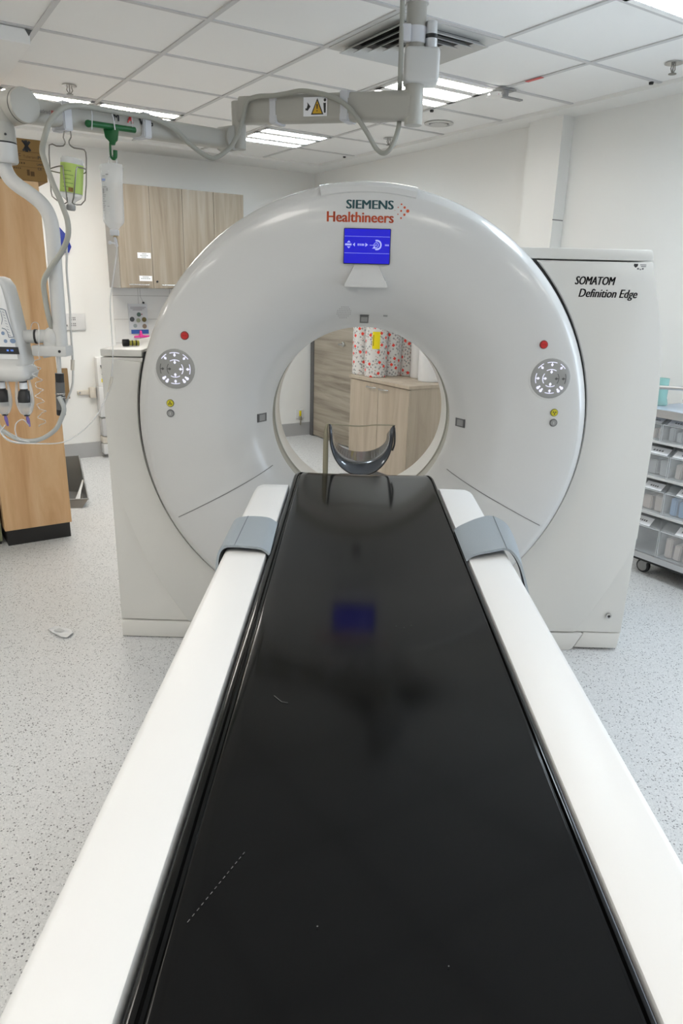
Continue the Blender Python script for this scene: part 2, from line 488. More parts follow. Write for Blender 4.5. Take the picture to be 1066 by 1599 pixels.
def sprinkler(b, a, label):
    t = thing('sprinkler_head', label, 'sprinkler', (b, a, CZ - .06), ROOM, 'ceiling sprinklers')
    MB(ROOM).lathe([(0, CZ - .0), (.04, CZ - .002), (.042, CZ - .008), (.016, CZ - .014), (0, CZ - .014)], (b, a, 0)).build('rosette', M_steel, t)
    m = MB(ROOM)
    for s in (-1, 1): m.tube([(b + s * .012, a, CZ - .014), (b + s * .017, a, CZ - .03), (b + s * .006, a, CZ - .046)], .0028, 6)
    m.cyl((b, a, CZ - .014), (b, a, CZ - .05), .003, 8); m.cyl((b, a, CZ - .05), (b, a, CZ - .053), .019, 16)
    m.build('deflector', M_wire, t)
sprinkler(1.184, 4.813, 'small metal sprinkler above the two left ceiling lights')
sprinkler(3.50, 2.46, 'small metal sprinkler in the top right tile beside the wall')
sprinkler(3.532, 4.848, 'small metal sprinkler hanging inside the loop of grey cable')
t = thing('round_vent', 'round white ceiling vent with a dark slot, right of the post', 'air vent', (3.494, 4.22, CZ - .02), ROOM)
MB(ROOM).lathe([(.085, CZ), (.10, CZ - .004), (.10, CZ - .008), (.078, CZ - .012), (.07, CZ - .004)], (3.494, 4.22, 0)).build('rim', M_armw, t)
MB(ROOM).lathe([(.0, CZ - .003), (.085, CZ - .003)], (3.494, 4.22, 0)).build('slot', M_dark, t)
MB(ROOM).lathe([(0, CZ - .016), (.055, CZ - .016), (.06, CZ - .010), (0, CZ - .006)], (3.494, 4.22, 0)).build('disc', M_armw, t)
t = thing('ceiling_bracket', 'grey metal ceiling bracket with a small mirror beside the lit fixture', 'bracket', (3.212, 3.306, CZ - .06), ROOM)
m = MB(ROOM); m.box(3.14, 3.26, 3.27, 3.33, CZ - .014, CZ - .006, bev=.002); m.cyl((3.2, 3.3, CZ - .01), (3.2, 3.3, CZ - .045), .02); m.box(3.13, 3.33, 3.285, 3.31, CZ - .05, CZ - .042)
m.build('bracket_plate', M_grey, t)
MB(ROOM).cyl((3.12, 3.30, CZ - .055), (3.12, 3.30, CZ - .048), .045).build('mirror', mat('mirror', (.9, .9, .9), .08, metal=1), t)
tag(MB(ROOM).box(3.167, 3.191, 3.01, 3.12, CZ - .009, CZ - .0065).build('tape', M_red, smooth=False), 'short strip of red tape on the ceiling grid', 'tape')
for b, a, lab in ((3.197, 3.939, 'small black knob on the ceiling grid above the round vent'), (3.70, 2.72, 'small dark clip where a grid bar meets the right wall margin'), (3.70, 5.727, 'small dark knob on the ceiling near the back corner')):
    tag(MB(ROOM).lathe([(0, CZ - .006), (.013, CZ - .007), (.011, CZ - .018), (0, CZ - .02)], (b, a, 0), n=12).build('ceiling_stud', M_black), lab, 'knob')
# dropped ceiling unit upper left
t = thing('ceiling_unit', 'white box-like unit hanging below the ceiling at upper left', 'ceiling unit', (.2, 4.5, CZ - .068), ROOM)
MB(ROOM).box(-.8, .805, 3.905, 5.055, CZ - .068, CZ - .0062, bev=.003).build('casing', M_ceil, t, smooth=False)
MB(ROOM).prism([(.785, 3.902, CZ - .008), (.815, 3.902, CZ - .008), (.800, 3.902, CZ - .035)], (0, .004, 0)).build('hinge_gap', M_dgrey, t, smooth=False)

# ================================================================== CT GANTRY
GX, GZ = .0465, 1.041
gan = thing('ct_scanner_gantry', 'large white ring-shaped scanner gantry with warm white side panels', 'scanner', (GX, 3.2, 0))
PROF = [(.385, 3.05), (.392, 3.028), (.402, 3.005), (.42, 2.972), (.445, 2.938), (.48, 2.905), (.52, 2.878), (.57, 2.857), (.63, 2.842), (.70, 2.834), (.78, 2.832), (.83, 2.835), (.868, 2.842), (.882, 2.8465)]
def fy(r):
    if r <= PROF[0][0]: return PROF[0][1]
    for (r0, y0), (r1, y1) in zip(PROF, PROF[1:]):
        if r <= r1: return y0 + (y1 - y0) * (r - r0) / (r1 - r0)
    return PROF[-1][1] + (r - .882) * .9
def on_face(x, z, off=.001):
    return Vector((x, fy(math.hypot(x - GX, z - GZ)) - off, z))
full = [(.385, 3.05)] + PROF[1:] + [(.886, 2.849), (.908, 2.872), (.917, 2.889), (.921, 2.915), (.922, 2.95), (.922, 3.70), (.90, 3.74)]
MB().lathe(full, (GX, 0, GZ), 'Y', 180).build('ring_cover', M_gant, gan, ang=30)
# crown piece on the top of the ring
crown = [(.878, 2.8455), (.882, 2.8425), (.902, 2.847), (.917, 2.862), (.9235, 2.89), (.9235, 3.3)]
MB().lathe(crown, (GX, 0, GZ), 'Y', 24, math.radians(78.5), math.radians(101.5)).build('crown_cover', M_gant, gan, ang=30)
# bore: scan window and rear sleeve
MB().lathe([(.385, 3.05), (.391, 3.052), (.391, 3.158), (.385, 3.16)], (GX, 0, GZ), 'Y', 128).build('scan_window', M_scan, gan)
MB().lathe([(.385, 3.16), (.383, 3.17), (.383, 3.33), (.40, 3.42), (.45, 3.55), (.56, 3.68), (.90, 3.74)], (GX, 0, GZ), 'Y', 128).build('bore_sleeve', M_bore, gan)
for ga0, ga1 in ((163.5, 272), (268, 405.5)):
    MB().lathe([(.9215, 2.953), (.943, 2.953), (.943, 3.05), (.9215, 3.05)], (GX, 0, GZ), 'Y', 80, math.radians(ga0), math.radians(ga1)).build('ring_gasket', M_dark, gan)
# side panels
RC = .941
def arc(t0, t1, n, r=RC): return [(GX + r * math.cos(math.radians(t0 + (t1 - t0) * k / n)), GZ + r * math.sin(math.radians(t0 + (t1 - t0) * k / n))) for k in range(n + 1)]
YP = 2.95
def panel(outline, y0, y1): return MB().prism([(x, y0, z) for x, z in outline], (0, y1 - y0, 0), bev=.002)
tl = math.degrees(math.acos((1.285 - GZ) / RC)) + 90
left = [(-1.035, .092), (-1.035, 1.285)] + arc(tl, 270, 40) + [(GX, .092)]
panel(left, YP, 3.72).build('side_panel', M_panel, gan, ang=25)
tr = 90 - math.degrees(math.acos((1.703 - GZ) / RC))
rout = [(1.172, 1.703), (1.192, 1.63), (1.222, 1.53), (1.248, 1.43), (1.264, 1.33), (1.274, 1.22), (1.280, 1.10), (1.282, .98), (1.282, .80), (1.280, .5), (1.276, .092)]
right = arc(270, 360 + tr, 48)
right = [(GX + .001, .092)] + right + rout
panel(right, YP, 3.72).build('side_panel', M_panel, gan, ang=25)
# raised inner skins leave the curved crease seen on both panels
lin = [(-1.033, .82)] + arc(tl + 40, 270, 30)[0:0]
crL = [(-1.033, .86), (-1.0, .70), (-.955, .55), (-.90, .405), (-.83, .27), (-.75, .14), (-.72, .094)]
skin = [(-1.033, 1.286), (-1.033, .86)] + crL[1:] + [(GX - .1, .094)] + [p for p in reversed(arc(tl + 1, 266, 44, .942))]
MB().prism([(x, YP - .012, z) for x, z in skin], (0, .014, 0), bev=.002).build('panel_skin', M_panel, gan, ang=25)
crR = [(1.279, .56), (1.243, .45), (1.19, .325), (1.125, .205), (1.062, .094)]
skinr = [(GX + .1, .094)] + arc(274, 360 + tr - .5, 52, .942) + [(1.168, 1.703)] + [(x - .004, z) for x, z in rout[1:9]] + crR
MB().prism([(x, YP - .010, z) for x, z in skinr], (0, .012, 0), bev=.002).build('panel_skin', M_panel, gan, ang=25)
# lids and plinths
lidl = MB().box(-1.037, GX - math.sqrt(.948 ** 2 - (1.30 - GZ) ** 2), YP - .002, 3.73, 1.289, 1.318, bev=.004); lidl.build('panel_lid', M_panel, gan, ang=25)
xr = GX + math.sqrt(.935 ** 2 - (1.72 - GZ) ** 2)
MB().prism([(xr, YP - .004, 1.708), (1.172, YP - .004, 1.708), (1.166, YP - .004, 1.738), (1.16, YP - .004, 1.749), (xr - .045, YP - .004, 1.749)], (0, .78, 0), bev=.004).build('panel_lid', M_panel, gan, ang=25)
MB().prism([(-1.037, YP - .003, .004), (-1.035, YP - .003, .086), (GX - .1, YP - .003, .086), (GX - .1, YP - .003, .004)], (0, .74, 0), bev=.004).build('plinth', M_panel, gan, ang=25)
MB().prism([(1.07, YP - .003, .012), (1.106, YP - .003, .088), (1.274, YP - .003, .088), (1.266, YP - .003, .012)], (0, .74, 0), bev=.003).build('plinth', M_panel, gan, ang=25)
MB().prism([(GX + .1, YP - .012, .0), (GX + .1, YP - .012, .086), (1.098, YP - .012, .086), (1.06, YP - .012, .010), (1.045, YP - .012, .0)], (0, .74, 0), bev=.003).build('plinth', M_panel, gan, ang=25)
MB().box(-1.0, 1.25, YP + .05, 3.68, 0, .10).build('floor_base', M_dark, gan, smooth=False)
# back shroud closing the ring towards the floor
m = MB(); m.lathe([(.014, 0), (.013, -.006), (.008, -.008), (0, -.008)], (1.207, YP - .003, .178), 'Y', 20); m.build('panel_lock', M_steel, gan)
m = MB(); m.lathe([(.0065, -.0085), (0, -.0088)], (1.207, YP - .003, .178), 'Y', 12); m.build('lock_slot', M_ink, gan)
# seams of the lower front cover
for deg in (208.0, -27.5):
    m = MB()
    c, s = math.cos(math.radians(deg)), math.sin(math.radians(deg))
    P = []
    for k in range(25):
        r = .425 + (.868 - .425) * k / 24
        for e in (-.0016, .0016): P.append(on_face(GX + r * c - e * s, GZ + r * s + e * c, .0012))
    m.poly(P, [(2 * k, 2 * k + 1, 2 * k + 3, 2 * k + 2) for k in range(24)])
    m.build('cover_seam', M_seam, gan)

def face_disc(x, z, r, off, n=32, rim=0.002):
    """thin disc laid on the curved ring cover"""
    P = [on_face(x, z, off)]; rings = [(.35, off), (.7, off), (.93, off), (1.0, off - rim), (1.0, -.002)]
    F = []
    for q, o in rings:
        for k in range(n): P.append(on_face(x + r * q * math.cos(2 * PI * k / n), z + r * q * math.sin(2 * PI * k / n), o))
    for k in range(n): F.append((0, 1 + k, 1 + (k + 1) % n))
    for ri in range(len(rings) - 1):
        for k in range(n):
            a = 1 + ri * n; b = a + n
            F.append((a + k, b + k, b + (k + 1) % n, a + (k + 1) % n))
    return MB().poly(P, F)
def face_strip(m, pts, wd, off):
    P = []
    for i, (x, z) in enumerate(pts):
        x0, z0 = pts[max(i - 1, 0)]; x1, z1 = pts[min(i + 1, len(pts) - 1)]
        d = math.hypot(x1 - x0, z1 - z0); nx, nz = -(z1 - z0) / d, (x1 - x0) / d
        P.append(on_face(x + nx * wd / 2, z + nz * wd / 2, off)); P.append(on_face(x - nx * wd / 2, z - nz * wd / 2, off))
    m.poly(P, [(2 * i, 2 * i + 1, 2 * i + 3, 2 * i + 2) for i in range(len(pts) - 1)])
def face_dot(m, x, z, r, off, n=10):
    P = [on_face(x, z, off)] + [on_face(x + r * math.cos(2 * PI * k / n), z + r * math.sin(2 * PI * k / n), off) for k in range(n)]
    m.poly(P, [(0, 1 + k, 1 + (k + 1) % n) for k in range(n)])
def control_pad(x, z, mirror):
    ring = face_disc(x, z, .087, .0015, rim=.001).build('pad_surround', M_gant, gan)
    pad = face_disc(x, z, .0785, .005).build('control_pad', M_padgrey, gan)
    lit, un = MB(), MB()
    def key(deg, r, half, m, dot=True):
        pts = [(x + r * math.cos(math.radians(deg + a)), z + r * math.sin(math.radians(deg + a))) for a in [half * q / 4 for q in range(-4, 5)]]
        face_strip(m, pts, .0028, .0056)
        c, s = math.cos(math.radians(deg)), math.sin(math.radians(deg))
        face_dot(m, x + (r - .010) * c, z + (r - .010) * s, .0050, .0056)
        face_strip(m, [(x + r * c, z + r * s), (x + (r - .016) * c, z + (r - .016) * s)], .0030, .0057)
    side = 180 if mirror else 0
    for deg, r, hf in ((90, .064, 18), (90, .036, 32), (270, .032, 34), (270, .058, 18), (side, .032, 36), (side, .060, 19)): key(deg, r, hf, lit)
    for deg in (132, 48): key(deg, .066, 12, lit)
    key(180 - side, .032, 36, un); key(180 - side, .060, 19, un)
    for deg in (218, 234, 306, 322):
        c, s = math.cos(math.radians(deg)), math.sin(math.radians(deg))
        face_dot(lit, x + .060 * c, z + .060 * s, .0065, .0056, 6); face_dot(lit, x + .052 * c, z + .052 * s, .0045, .0057, 5)
    lit.build('lit_symbols', M_lit, pad, smooth=False); un.build('dark_symbols', M_unlit, pad, smooth=False)
control_pad(-.700, 1.258, False)
control_pad(.789, 1.258, True)
for x, z in ((-.657, 1.388), (.748, 1.388)):
    b = face_disc(x, z, .0165, .004, 24).build('emergency_button', mat('red_rim', (.22, .03, .03), .35), gan)
    face_disc(x, z, .0135, .0065, 24).build('button_cap', M_red, b)
    m = MB(); text_on(m, 'STOP', lambda u, v: on_face(x - .0075 + u, z - .0022 + v, .0072), width=.015); m.build('button_word', mat('dark_red', (.2, .0, .0), .5), b, smooth=False)
for x, z in ((-.727, 1.121), (.819, 1.123)):
    b = face_disc(x, z, .0155, .004, 24).build('radiation_button', mat('olive_rim', (.22, .2, .05), .4), gan)
    face_disc(x, z, .0128, .0062, 24).build('button_cap', M_yel, b)
    m = MB()
    for k in range(3):
        c0 = math.radians(90 + 120 * k if x < 0 else 270 + 120 * k)
        m.poly([on_face(x, z, .0068), on_face(x + .008 * math.cos(c0 - .45), z + .008 * math.sin(c0 - .45), .0068), on_face(x + .008 * math.cos(c0 + .45), z + .008 * math.sin(c0 + .45), .0068)], [(0, 1, 2)])
    m.build('trefoil', M_ink, b, smooth=False)
for x, z in ((-.728, 1.080), (.8205, 1.082)):
    b = face_disc(x, z, .0155, .004, 24).build('start_button', M_dgrey, gan)
    face_disc(x, z, .0122, .0062, 24).build('button_cap', M_grey, b)
    m = MB(); face_strip(m, [(x, z - .005), (x, z + .005)], .0022, .0068); m.build('button_mark', M_armw, b, smooth=False)
# positioning-light windows in the bore funnel
def laser(deg, name='laser_window'):
    c, s = math.cos(math.radians(deg)), math.sin(math.radians(deg))
    tang = Vector((-s, 0, c)); rad = Vector((c, 0, s))
    q0, q1 = .407, .437
    p = (Vector((GX + q0 * c, fy(q0), GZ + q0 * s)) + Vector((GX + q1 * c, fy(q1), GZ + q1 * s))) / 2
    up = (Vector((GX + q1 * c, fy(q1), GZ + q1 * s)) - Vector((GX + q0 * c, fy(q0), GZ + q0 * s))).normalized()
    nrm = tang.cross(up).normalized()
    if nrm.y > 0: nrm = -nrm
    Mx = Matrix((( tang.x, up.x, nrm.x, p.x), (tang.y, up.y, nrm.y, p.y), (tang.z, up.z, nrm.z, p.z), (0, 0, 0, 1)))
    t = MB(); tb = bmesh.new(); bmesh.ops.create_cube(tb, size=1)
    for v in tb.verts: v.co = Vector((v.co.x * .042, v.co.y * .062, v.co.z * .008))
    bmesh.ops.bevel(tb, geom=tb.edges[:], offset=.0035, segments=2, affect='EDGES'); t.add(tb, Mx)
    o = t.build(name, M_dgrey, gan)
    t = MB(); t.box(-.014, .014, -.012, .024, .0035, .0052, m=None)
    tb2 = MB(); k = bmesh.new(); bmesh.ops.create_cube(k, size=1)
    for v in k.verts: v.co = Vector((v.co.x * .026, .003 + v.co.y * .036, .0045 + v.co.z * .002))
    tb2.add(k, Mx).build('lens', M_grey, o, smooth=False); t.bm.free()
laser(179.2); laser(.8); laser(90)
# speaker perforation and microphone slot
m = MB()
for i in range(9):
    for k in range(7):
        x = -.036 + (i - 4) * .0066 + (k - 3) * .0012; z = 1.487 + (k - 3) * .0072
        if abs(i - 4) + abs(k - 3) * .9 < 5.3: face_dot(m, x, z, .0016, .0008, 6)
m.build('speaker_grille', M_seam, gan, smooth=False)
m = MB(); P = [(.122, 1.474), (.139, 1.474), (.139, 1.480), (.122, 1.480)]; m.poly([on_face(x, z, .001) for x, z in P], [(0, 1, 2, 3)]); m.build('microphone_slot', M_grey, gan, smooth=False)
# camera housing under the screen
hz0, hz1 = 1.585, 1.668
hp = []
for z, hw, off in ((hz1, .045, .001), (1.64, .058, .010), (1.61, .072, .024), (1.592, .082, .034), (hz0, .082, .036)):
    for sx in (-1, 1): hp.append((GX + sx * hw, min(fy(math.hypot(sx * hw, z - GZ)) , 9) - off, z))
m = MB(); m.poly(hp, [(0, 1, 3, 2), (2, 3, 5, 4), (4, 5, 7, 6), (6, 7, 9, 8)])
bk = [(GX + sx * .082, fy(.545) + .02, hz0) for sx in (-1, 1)]
m.poly([hp[8], hp[9], bk[1], bk[0]], [(0, 1, 2, 3)])
for sx in (0, 1):
    side = [hp[sx], hp[2 + sx], hp[4 + sx], hp[6 + sx], hp[8 + sx], bk[sx], (hp[4 + sx][0], fy(.6) + .02, 1.63)]
    m.poly(side, [tuple(range(len(side)))])
m.build('sensor_housing', M_gant, gan, ang=20)
# display
sx0, sx1, sz0, sz1 = -.0425, .1345, 1.668, 1.795
ys = min(fy(.63), fy(.76)) - .0045
MB().box(sx0, sx1, ys, ys + .02, sz0, sz1, bev=.004).build('display_bezel', mat('display_edge', (.01, .01, .05), .3), gan)
scr = MB().box(sx0 + .003, sx1 - .003, ys - .0008, ys + .004, sz0 + .003, sz1 - .003).build('display_screen', M_scrn, gan, smooth=False)
m = MB(); sp = lambda u, v: (sx0 + u, ys - .0013, sz0 + v)
def srect(u0, u1, v0, v1): m.quad(sp(u0, v0), sp(u1, v0), sp(u1, v1), sp(u0, v1))
srect(.004, .173, .0385, .0395); srect(.004, .173, .0975, .0985)
srect(.006, .030, .0655, .0725)
m.poly([sp(.013, .076), sp(.027, .076), sp(.020, .083)], [(0, 1, 2)]); m.poly([sp(.013, .062), sp(.027, .062), sp(.020, .055)], [(0, 1, 2)])
m.poly([sp(.043, .062), sp(.043, .076), sp(.035, .069)], [(0, 1, 2)]); m.poly([sp(.082, .062), sp(.082, .076), sp(.092, .069)], [(0, 1, 2)])
for u in (.053, .060, .067, .073): srect(u, u + .0045, .0655, .0725)
srect(.098, .122, .0672, .0688)
def sring(cu, cv, r0, r1, a0=0, a1=360):
    n = 28; P = []
    for k in range(n + 1):
        t = math.radians(a0 + (a1 - a0) * k / n)
        P += [sp(cu + r0 * math.cos(t), cv + r0 * math.sin(t)), sp(cu + r1 * math.cos(t), cv + r1 * math.sin(t))]
    m.poly(P, [(2 * k, 2 * k + 1, 2 * k + 3, 2 * k + 2) for k in range(n)])
sring(.123, .069, .0075, .0095); sring(.125, .069, .0125, .0185, -110, 110); sring(.123, .069, .002, .0032)
srect(.108, .132, .056, .058); srect(.112, .119, .058, .063)
srect(.156, .159, .066, .072); srect(.161, .165, .066, .072); srect(.167, .170, .066, .072)
m.build('screen_symbols', M_icon, scr, smooth=False)
# lettering
m = MB(); text_on(m, 'SIEMENS', lambda u, v: on_face(-.036 + u, 1.862 + v), width=.173, height=.031, fat=.0036); m.build('logo_lettering', M_teal, gan, smooth=False)
m = MB(); text_on(m, 'Healthineers', lambda u, v: on_face(-.107 + u, 1.815 + v), width=.247, height=.036, bold=.006, fat=.0024); m.build('logo_lettering', M_org, gan, smooth=False)
m = MB()
for x, z, r in ((.172, 1.884, .0032), (.160, 1.873, .0022), (.184, 1.873, .0044), (.148, 1.862, .0012), (.1715, 1.861, .0036), (.196, 1.861, .0060), (.160, 1.849, .0022), (.184, 1.848, .0044), (.172, 1.836, .0034)):
    face_dot(m, x - .003, z - .003, r, .001, 14)
m.build('logo_dots', M_org, gan, smooth=False)
yq = YP - .0108
m = MB(); text_on(m, 'SOMATOM', lambda u, v: Vector((.872 + u, yq, 1.615 + v)), width=.156, height=.031, fat=.003, shear=.22); m.build('model_lettering', M_ink, gan, smooth=False)
m = MB(); text_on(m, 'Definition Edge', lambda u, v: Vector((.892 + u, yq, 1.558 + v)), width=.230, height=.042, fat=.0024, shear=.22); m.build('model_lettering', M_ink, gan, smooth=False)
m = MB(); q = lambda x, z: (x, yq + .0005, z)
m.poly([q(1.094, 1.697), q(1.110, 1.697), q(1.110, 1.689), q(1.102, 1.682), q(1.094, 1.689)], [(0, 1, 2, 3, 4)])
m.build('sticker_shield', M_ink, gan, smooth=False)
m = MB()
for x0, x1, z0, z1 in ((1.118, 1.142, 1.692, 1.695), (1.122, 1.142, 1.686, 1.689), (1.108, 1.116, 1.676, 1.682), (1.119, 1.124, 1.674, 1.679), (1.127, 1.134, 1.676, 1.682)): m.quad(q(x0, z0), q(x1, z0), q(x1, z1), q(x0, z1))
m.build('sticker_print', M_inkg, gan, smooth=False)

# ================================================================== PATIENT TABLE
TX, TZ = .0525, .960
tab = thing('patient_table', 'long black-topped scanner table with white side rails', 'scanner table', (TX, 1.1, 0))
Y0, Y1 = -.12, 2.425
prof = [(-.243, -.055), (-.244, -.012), (-.241, -.002), (-.237, .001), (-.230, .001), (-.2275, -.004), (-.2235, -.0045), (-.2215, -.001), (-.218, .0005), (-.20, .0), (-.10, -.0015), (0, -.002),
        (.10, -.0015), (.222, .0), (.2275, .0005), (.2295, -.0035), (.2325, -.0035), (.2345, .001), (.239, .001), (.242, -.002), (.2445, -.012), (.2445, -.055)]
rows = [(Y0, 1.0)] + [(Y0 + (2.30 - Y0) * k / 10, 1.0) for k in range(1, 11)] + [(2.36, .998), (2.385, .985), (2.405, .965), (2.418, .94), (Y1, .905)]
m = MB(); P = []; F = []; n = len(prof)
for y, s in rows:
    drop = 0 if y < 2.40 else (y - 2.40) * .25
    for x, z in prof: P.append((TX + x * s, y, TZ + z - drop))
for i in range(len(rows) - 1):
    for k in range(n - 1): F.append((i * n + k, i * n + k + 1, (i + 1) * n + k + 1, (i + 1) * n + k))
    F.append((i * n + n - 1, i * n, (i + 1) * n, (i + 1) * n + n - 1))
F += [tuple(range(n)), tuple(range((len(rows) - 1) * n, len(rows) * n))]
m.poly(P, F).build('tabletop', M_tabb, tab, ang=50)
# white rails: rounded section, rounded far end
def rail(x0, x1, outer):
    # section from inner bottom over the top to the outer skirt
    if outer < 0: sec = [(x1, .86), (x1, .955), (x1 - .0015, .959), (x1 - .005, .960), (x0 + .014, .960), (x0 + .005, .957), (x0, .949), (x0 - .004, .90), (x0 + .004, .845), (x0 + .02, .82)]
    else: sec = [(x0, .86), (x0, .955), (x0 + .0015, .959), (x0 + .005, .960), (x1 - .014, .960), (x1 - .005, .957), (x1, .949), (x1 + .004, .90), (x1 - .004, .845), (x1 - .02, .82)]
    rows = [Y0, .4, 1.0, 1.6, 2.0, 2.19]
    m = MB(); P = []; F = []; n = len(sec); R = []
    cx = x1 if outer < 0 else x0; w0 = abs(x1 - x0)
    ends = [(y, 1, 0) for y in rows] + [(2.215, .97, .0), (2.235, .90, .001), (2.249, .78, .004), (2.257, .66, .012)]
    for y, s, dz in ends:
        for x, z in sec: P.append((cx + (x - cx) * s, y, z - dz))
    for i in range(len(ends) - 1):
        for k in range(n - 1): F.append((i * n + k, i * n + k + 1, (i + 1) * n + k + 1, (i + 1) * n + k))
        F.append((i * n + n - 1, i * n, (i + 1) * n, (i + 1) * n + n - 1))
    F += [tuple(range(n)), tuple(range((len(ends) - 1) * n, len(ends) * n))]
    return m.poly(P, F)
rail(-.303, -.196, -1).build('side_rail', M_tabw, tab, ang=50)
rail(.2985, .406, 1).build('side_rail', M_tabw, tab, ang=50)
MB().box(-.262, .365, Y0, 2.22, .80, .895, bev=.02).build('table_bed', M_rim, tab)
MB().box(-.25, .35, Y0 + .02, 2.12, .62, .80, bev=.03).build('underframe', M_tabw, tab)
MB().box(-.17, .27, .25, 1.95, .05, .62, bev=.03).build('pedestal', M_panel, tab)
MB().box(-.22, .32, .15, 2.1, 0, .06, bev=.015).build('foot_plate', M_panel, tab)
# scuffs on the black top
m = MB()
def scuff(x0, y0, x1, y1, wd, dash=None):
    k = dash or 1
    for i in range(k):
        t0 = i / k; t1 = (i + (.5 if dash else 1)) / k
        ax, ay, bx, by = x0 + (x1 - x0) * t0, y0 + (y1 - y0) * t0, x0 + (x1 - x0) * t1, y0 + (y1 - y0) * t1
        d = math.hypot(bx - ax, by - ay); nx, ny = -(by - ay) / d * wd / 2, (bx - ax) / d * wd / 2
        z = TZ + .0006
        m.quad((ax - nx, ay - ny, z), (bx - nx, by - ny, z), (bx + nx, by + ny, z), (ax + nx, ay + ny, z))
scuff(-.1535, .56, -.107, .66, .0008, 14); scuff(-.110, .985, -.096, .968, .0009); scuff(-.096, .968, -.086, .966, .0007)
for x, y in ((.10, 1.24), (.115, 1.235), (.13, 1.245), (.2, 1.62), (.11, .52), (-.02, .56), (.16, 1.5)): scuff(x, y, x + .0013, y + .0006, .0012)
m.build('scratch_marks', M_scr, tab, smooth=False)

# restraint straps over the rails
def strap(pts_in, pts_out, seam_t, label, side):
    t = thing('restraint_strap', label, 'strap', ((pts_in[0][0] + pts_in[-1][0]) / 2, (pts_in[0][1] + pts_out[0][1]) / 2, .96), group='grey straps on the table rails')
    A = catmull(pts_in, 6); B = catmull(pts_out, 6)
    m = MB(); P = []; F = []; n = len(A); th = .006
    def shifted(C):
        out = []
        for i, p in enumerate(C):
            d = (C[min(i + 1, len(C) - 1)] - C[max(i - 1, 0)]); nn = Vector((-d.z, 0, d.x)).normalized()
            if nn.z < 0: nn = -nn
            if abs(nn.z) < .05 : nn = Vector((side, 0, 0))
            out.append(p + nn * th)
        return out
    A2, B2 = shifted(A), shifted(B)
    rows = [A, A2, B2, B]
    for r in rows: P += r
    for k in range(n - 1):
        for ri in range(4):
            a = ri * n; b = ((ri + 1) % 4) * n
            F.append((a + k, a + k + 1, b + k + 1, b + k))
    F += [(0, n, 2 * n, 3 * n), (n - 1, 2 * n - 1, 3 * n - 1, 4 * n - 1)]
    m.poly(P, F).build('strap_band', M_strap, t, ang=50)
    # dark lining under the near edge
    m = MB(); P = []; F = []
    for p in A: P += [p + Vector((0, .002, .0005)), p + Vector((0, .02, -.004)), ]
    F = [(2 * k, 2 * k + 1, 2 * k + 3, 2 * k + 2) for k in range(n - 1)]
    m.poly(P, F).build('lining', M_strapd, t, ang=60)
    k = int(seam_t * n); m = MB()
    a, b = A2[k], B2[k]
    m.tube([a + Vector((0, 0, .0005)), (a + b) / 2 + Vector((0, 0, .0006)), b + Vector((0, 0, .0005))], .0009, 6).build('seam', mat('strap_seam', (.16, .18, .20), .7), t)
zt = .972
strap([(-.190, 1.600, .958), (-.200, 1.604, .966), (-.215, 1.607, zt - .001), (-.25, 1.612, zt), (-.285, 1.616, zt - .001), (-.303, 1.612, .966), (-.311, 1.60, .948), (-.313, 1.58, .90)],
      [(-.193, 1.822, .962), (-.203, 1.826, .968), (-.218, 1.83, zt + .002), (-.25, 1.835, zt + .003), (-.282, 1.836, zt + .001), (-.302, 1.83, .968), (-.311, 1.82, .95), (-.313, 1.80, .90)], .52,
      'grey strap wrapped over the left white rail, lying flat', -1)
strap([(.294, 1.598, .958), (.304, 1.604, .966), (.325, 1.610, zt), (.36, 1.622, zt + .003), (.392, 1.640, zt + .002), (.409, 1.63, .968), (.418, 1.585, .955), (.421, 1.53, .93), (.421, 1.47, .895)],
      [(.294, 1.812, .960), (.304, 1.818, .967), (.325, 1.83, zt + .002), (.36, 1.85, zt + .010), (.398, 1.865, zt + .013), (.426, 1.82, .982), (.436, 1.75, .964), (.436, 1.66, .94), (.433, 1.56, .905)], .52,
      'grey strap on the right white rail, hanging down its outer side', 1)

# head holder beyond the table end
t = thing('head_holder', 'dark glossy U-shaped head holder at the far end of the table', 'head holder', (TX, 2.45, .93))
cxh = .0435
def ucurve(hw, ztop, zbot, y, n=28, p=2.2):
    out = []
    for k in range(n + 1):
        a = PI + PI * k / n
        c, s = math.cos(a), math.sin(a)
        x = cxh + hw * math.copysign(abs(c) ** (2 / p), c); z = ztop + (ztop - zbot) * s if True else 0
        out.append(Vector((x, y, z)))
    return out
near = ucurve(.114, 1.07, .925, 2.52); near = [Vector((near[0].x - .003, 2.52, 1.112))] + near + [Vector((near[-1].x + .003, 2.52, 1.114))]
far = ucurve(.110, 1.012, .945, 2.80, p=2.0); far = [far[0] + Vector((0, 0, .012))] + far + [far[-1] + Vector((0, 0, .012))]
m = MB(); P = near + far; n = len(near)
m.poly(P, [(k, k + 1, n + k + 1, n + k) for k in range(n - 1)]); ob = m.build('cradle', M_smoke, t, ang=60)
md = ob.modifiers.new('thickness', 'SOLIDIFY'); md.thickness = .004
MB().tube(near, .0026, 8).build('near_rim', M_black, t)
m = MB(); m.tube([near[0], near[0] + Vector((.02, .003, -.001)), Vector((cxh - .01, 2.525, 1.106)), Vector((cxh + .05, 2.525, 1.112)), near[-1]], .0022, 8, smooth=5).build('cover_edge', M_khaki, t)
m = MB(); P = []
for z, hw in ((1.112, .004), (1.09, .006), (1.06, .0085), (1.0, .0095), (.95, .0095), (.92, .0095)):
    cx = -.086 + (.006 if z > 1.1 else 0)
    P += [(cx - hw, 2.535, z), (cx + hw, 2.53, z)]
m.poly(P, [(2 * k, 2 * k + 1, 2 * k + 3, 2 * k + 2) for k in range(5)]); ob = m.build('side_band', M_khaki, t)
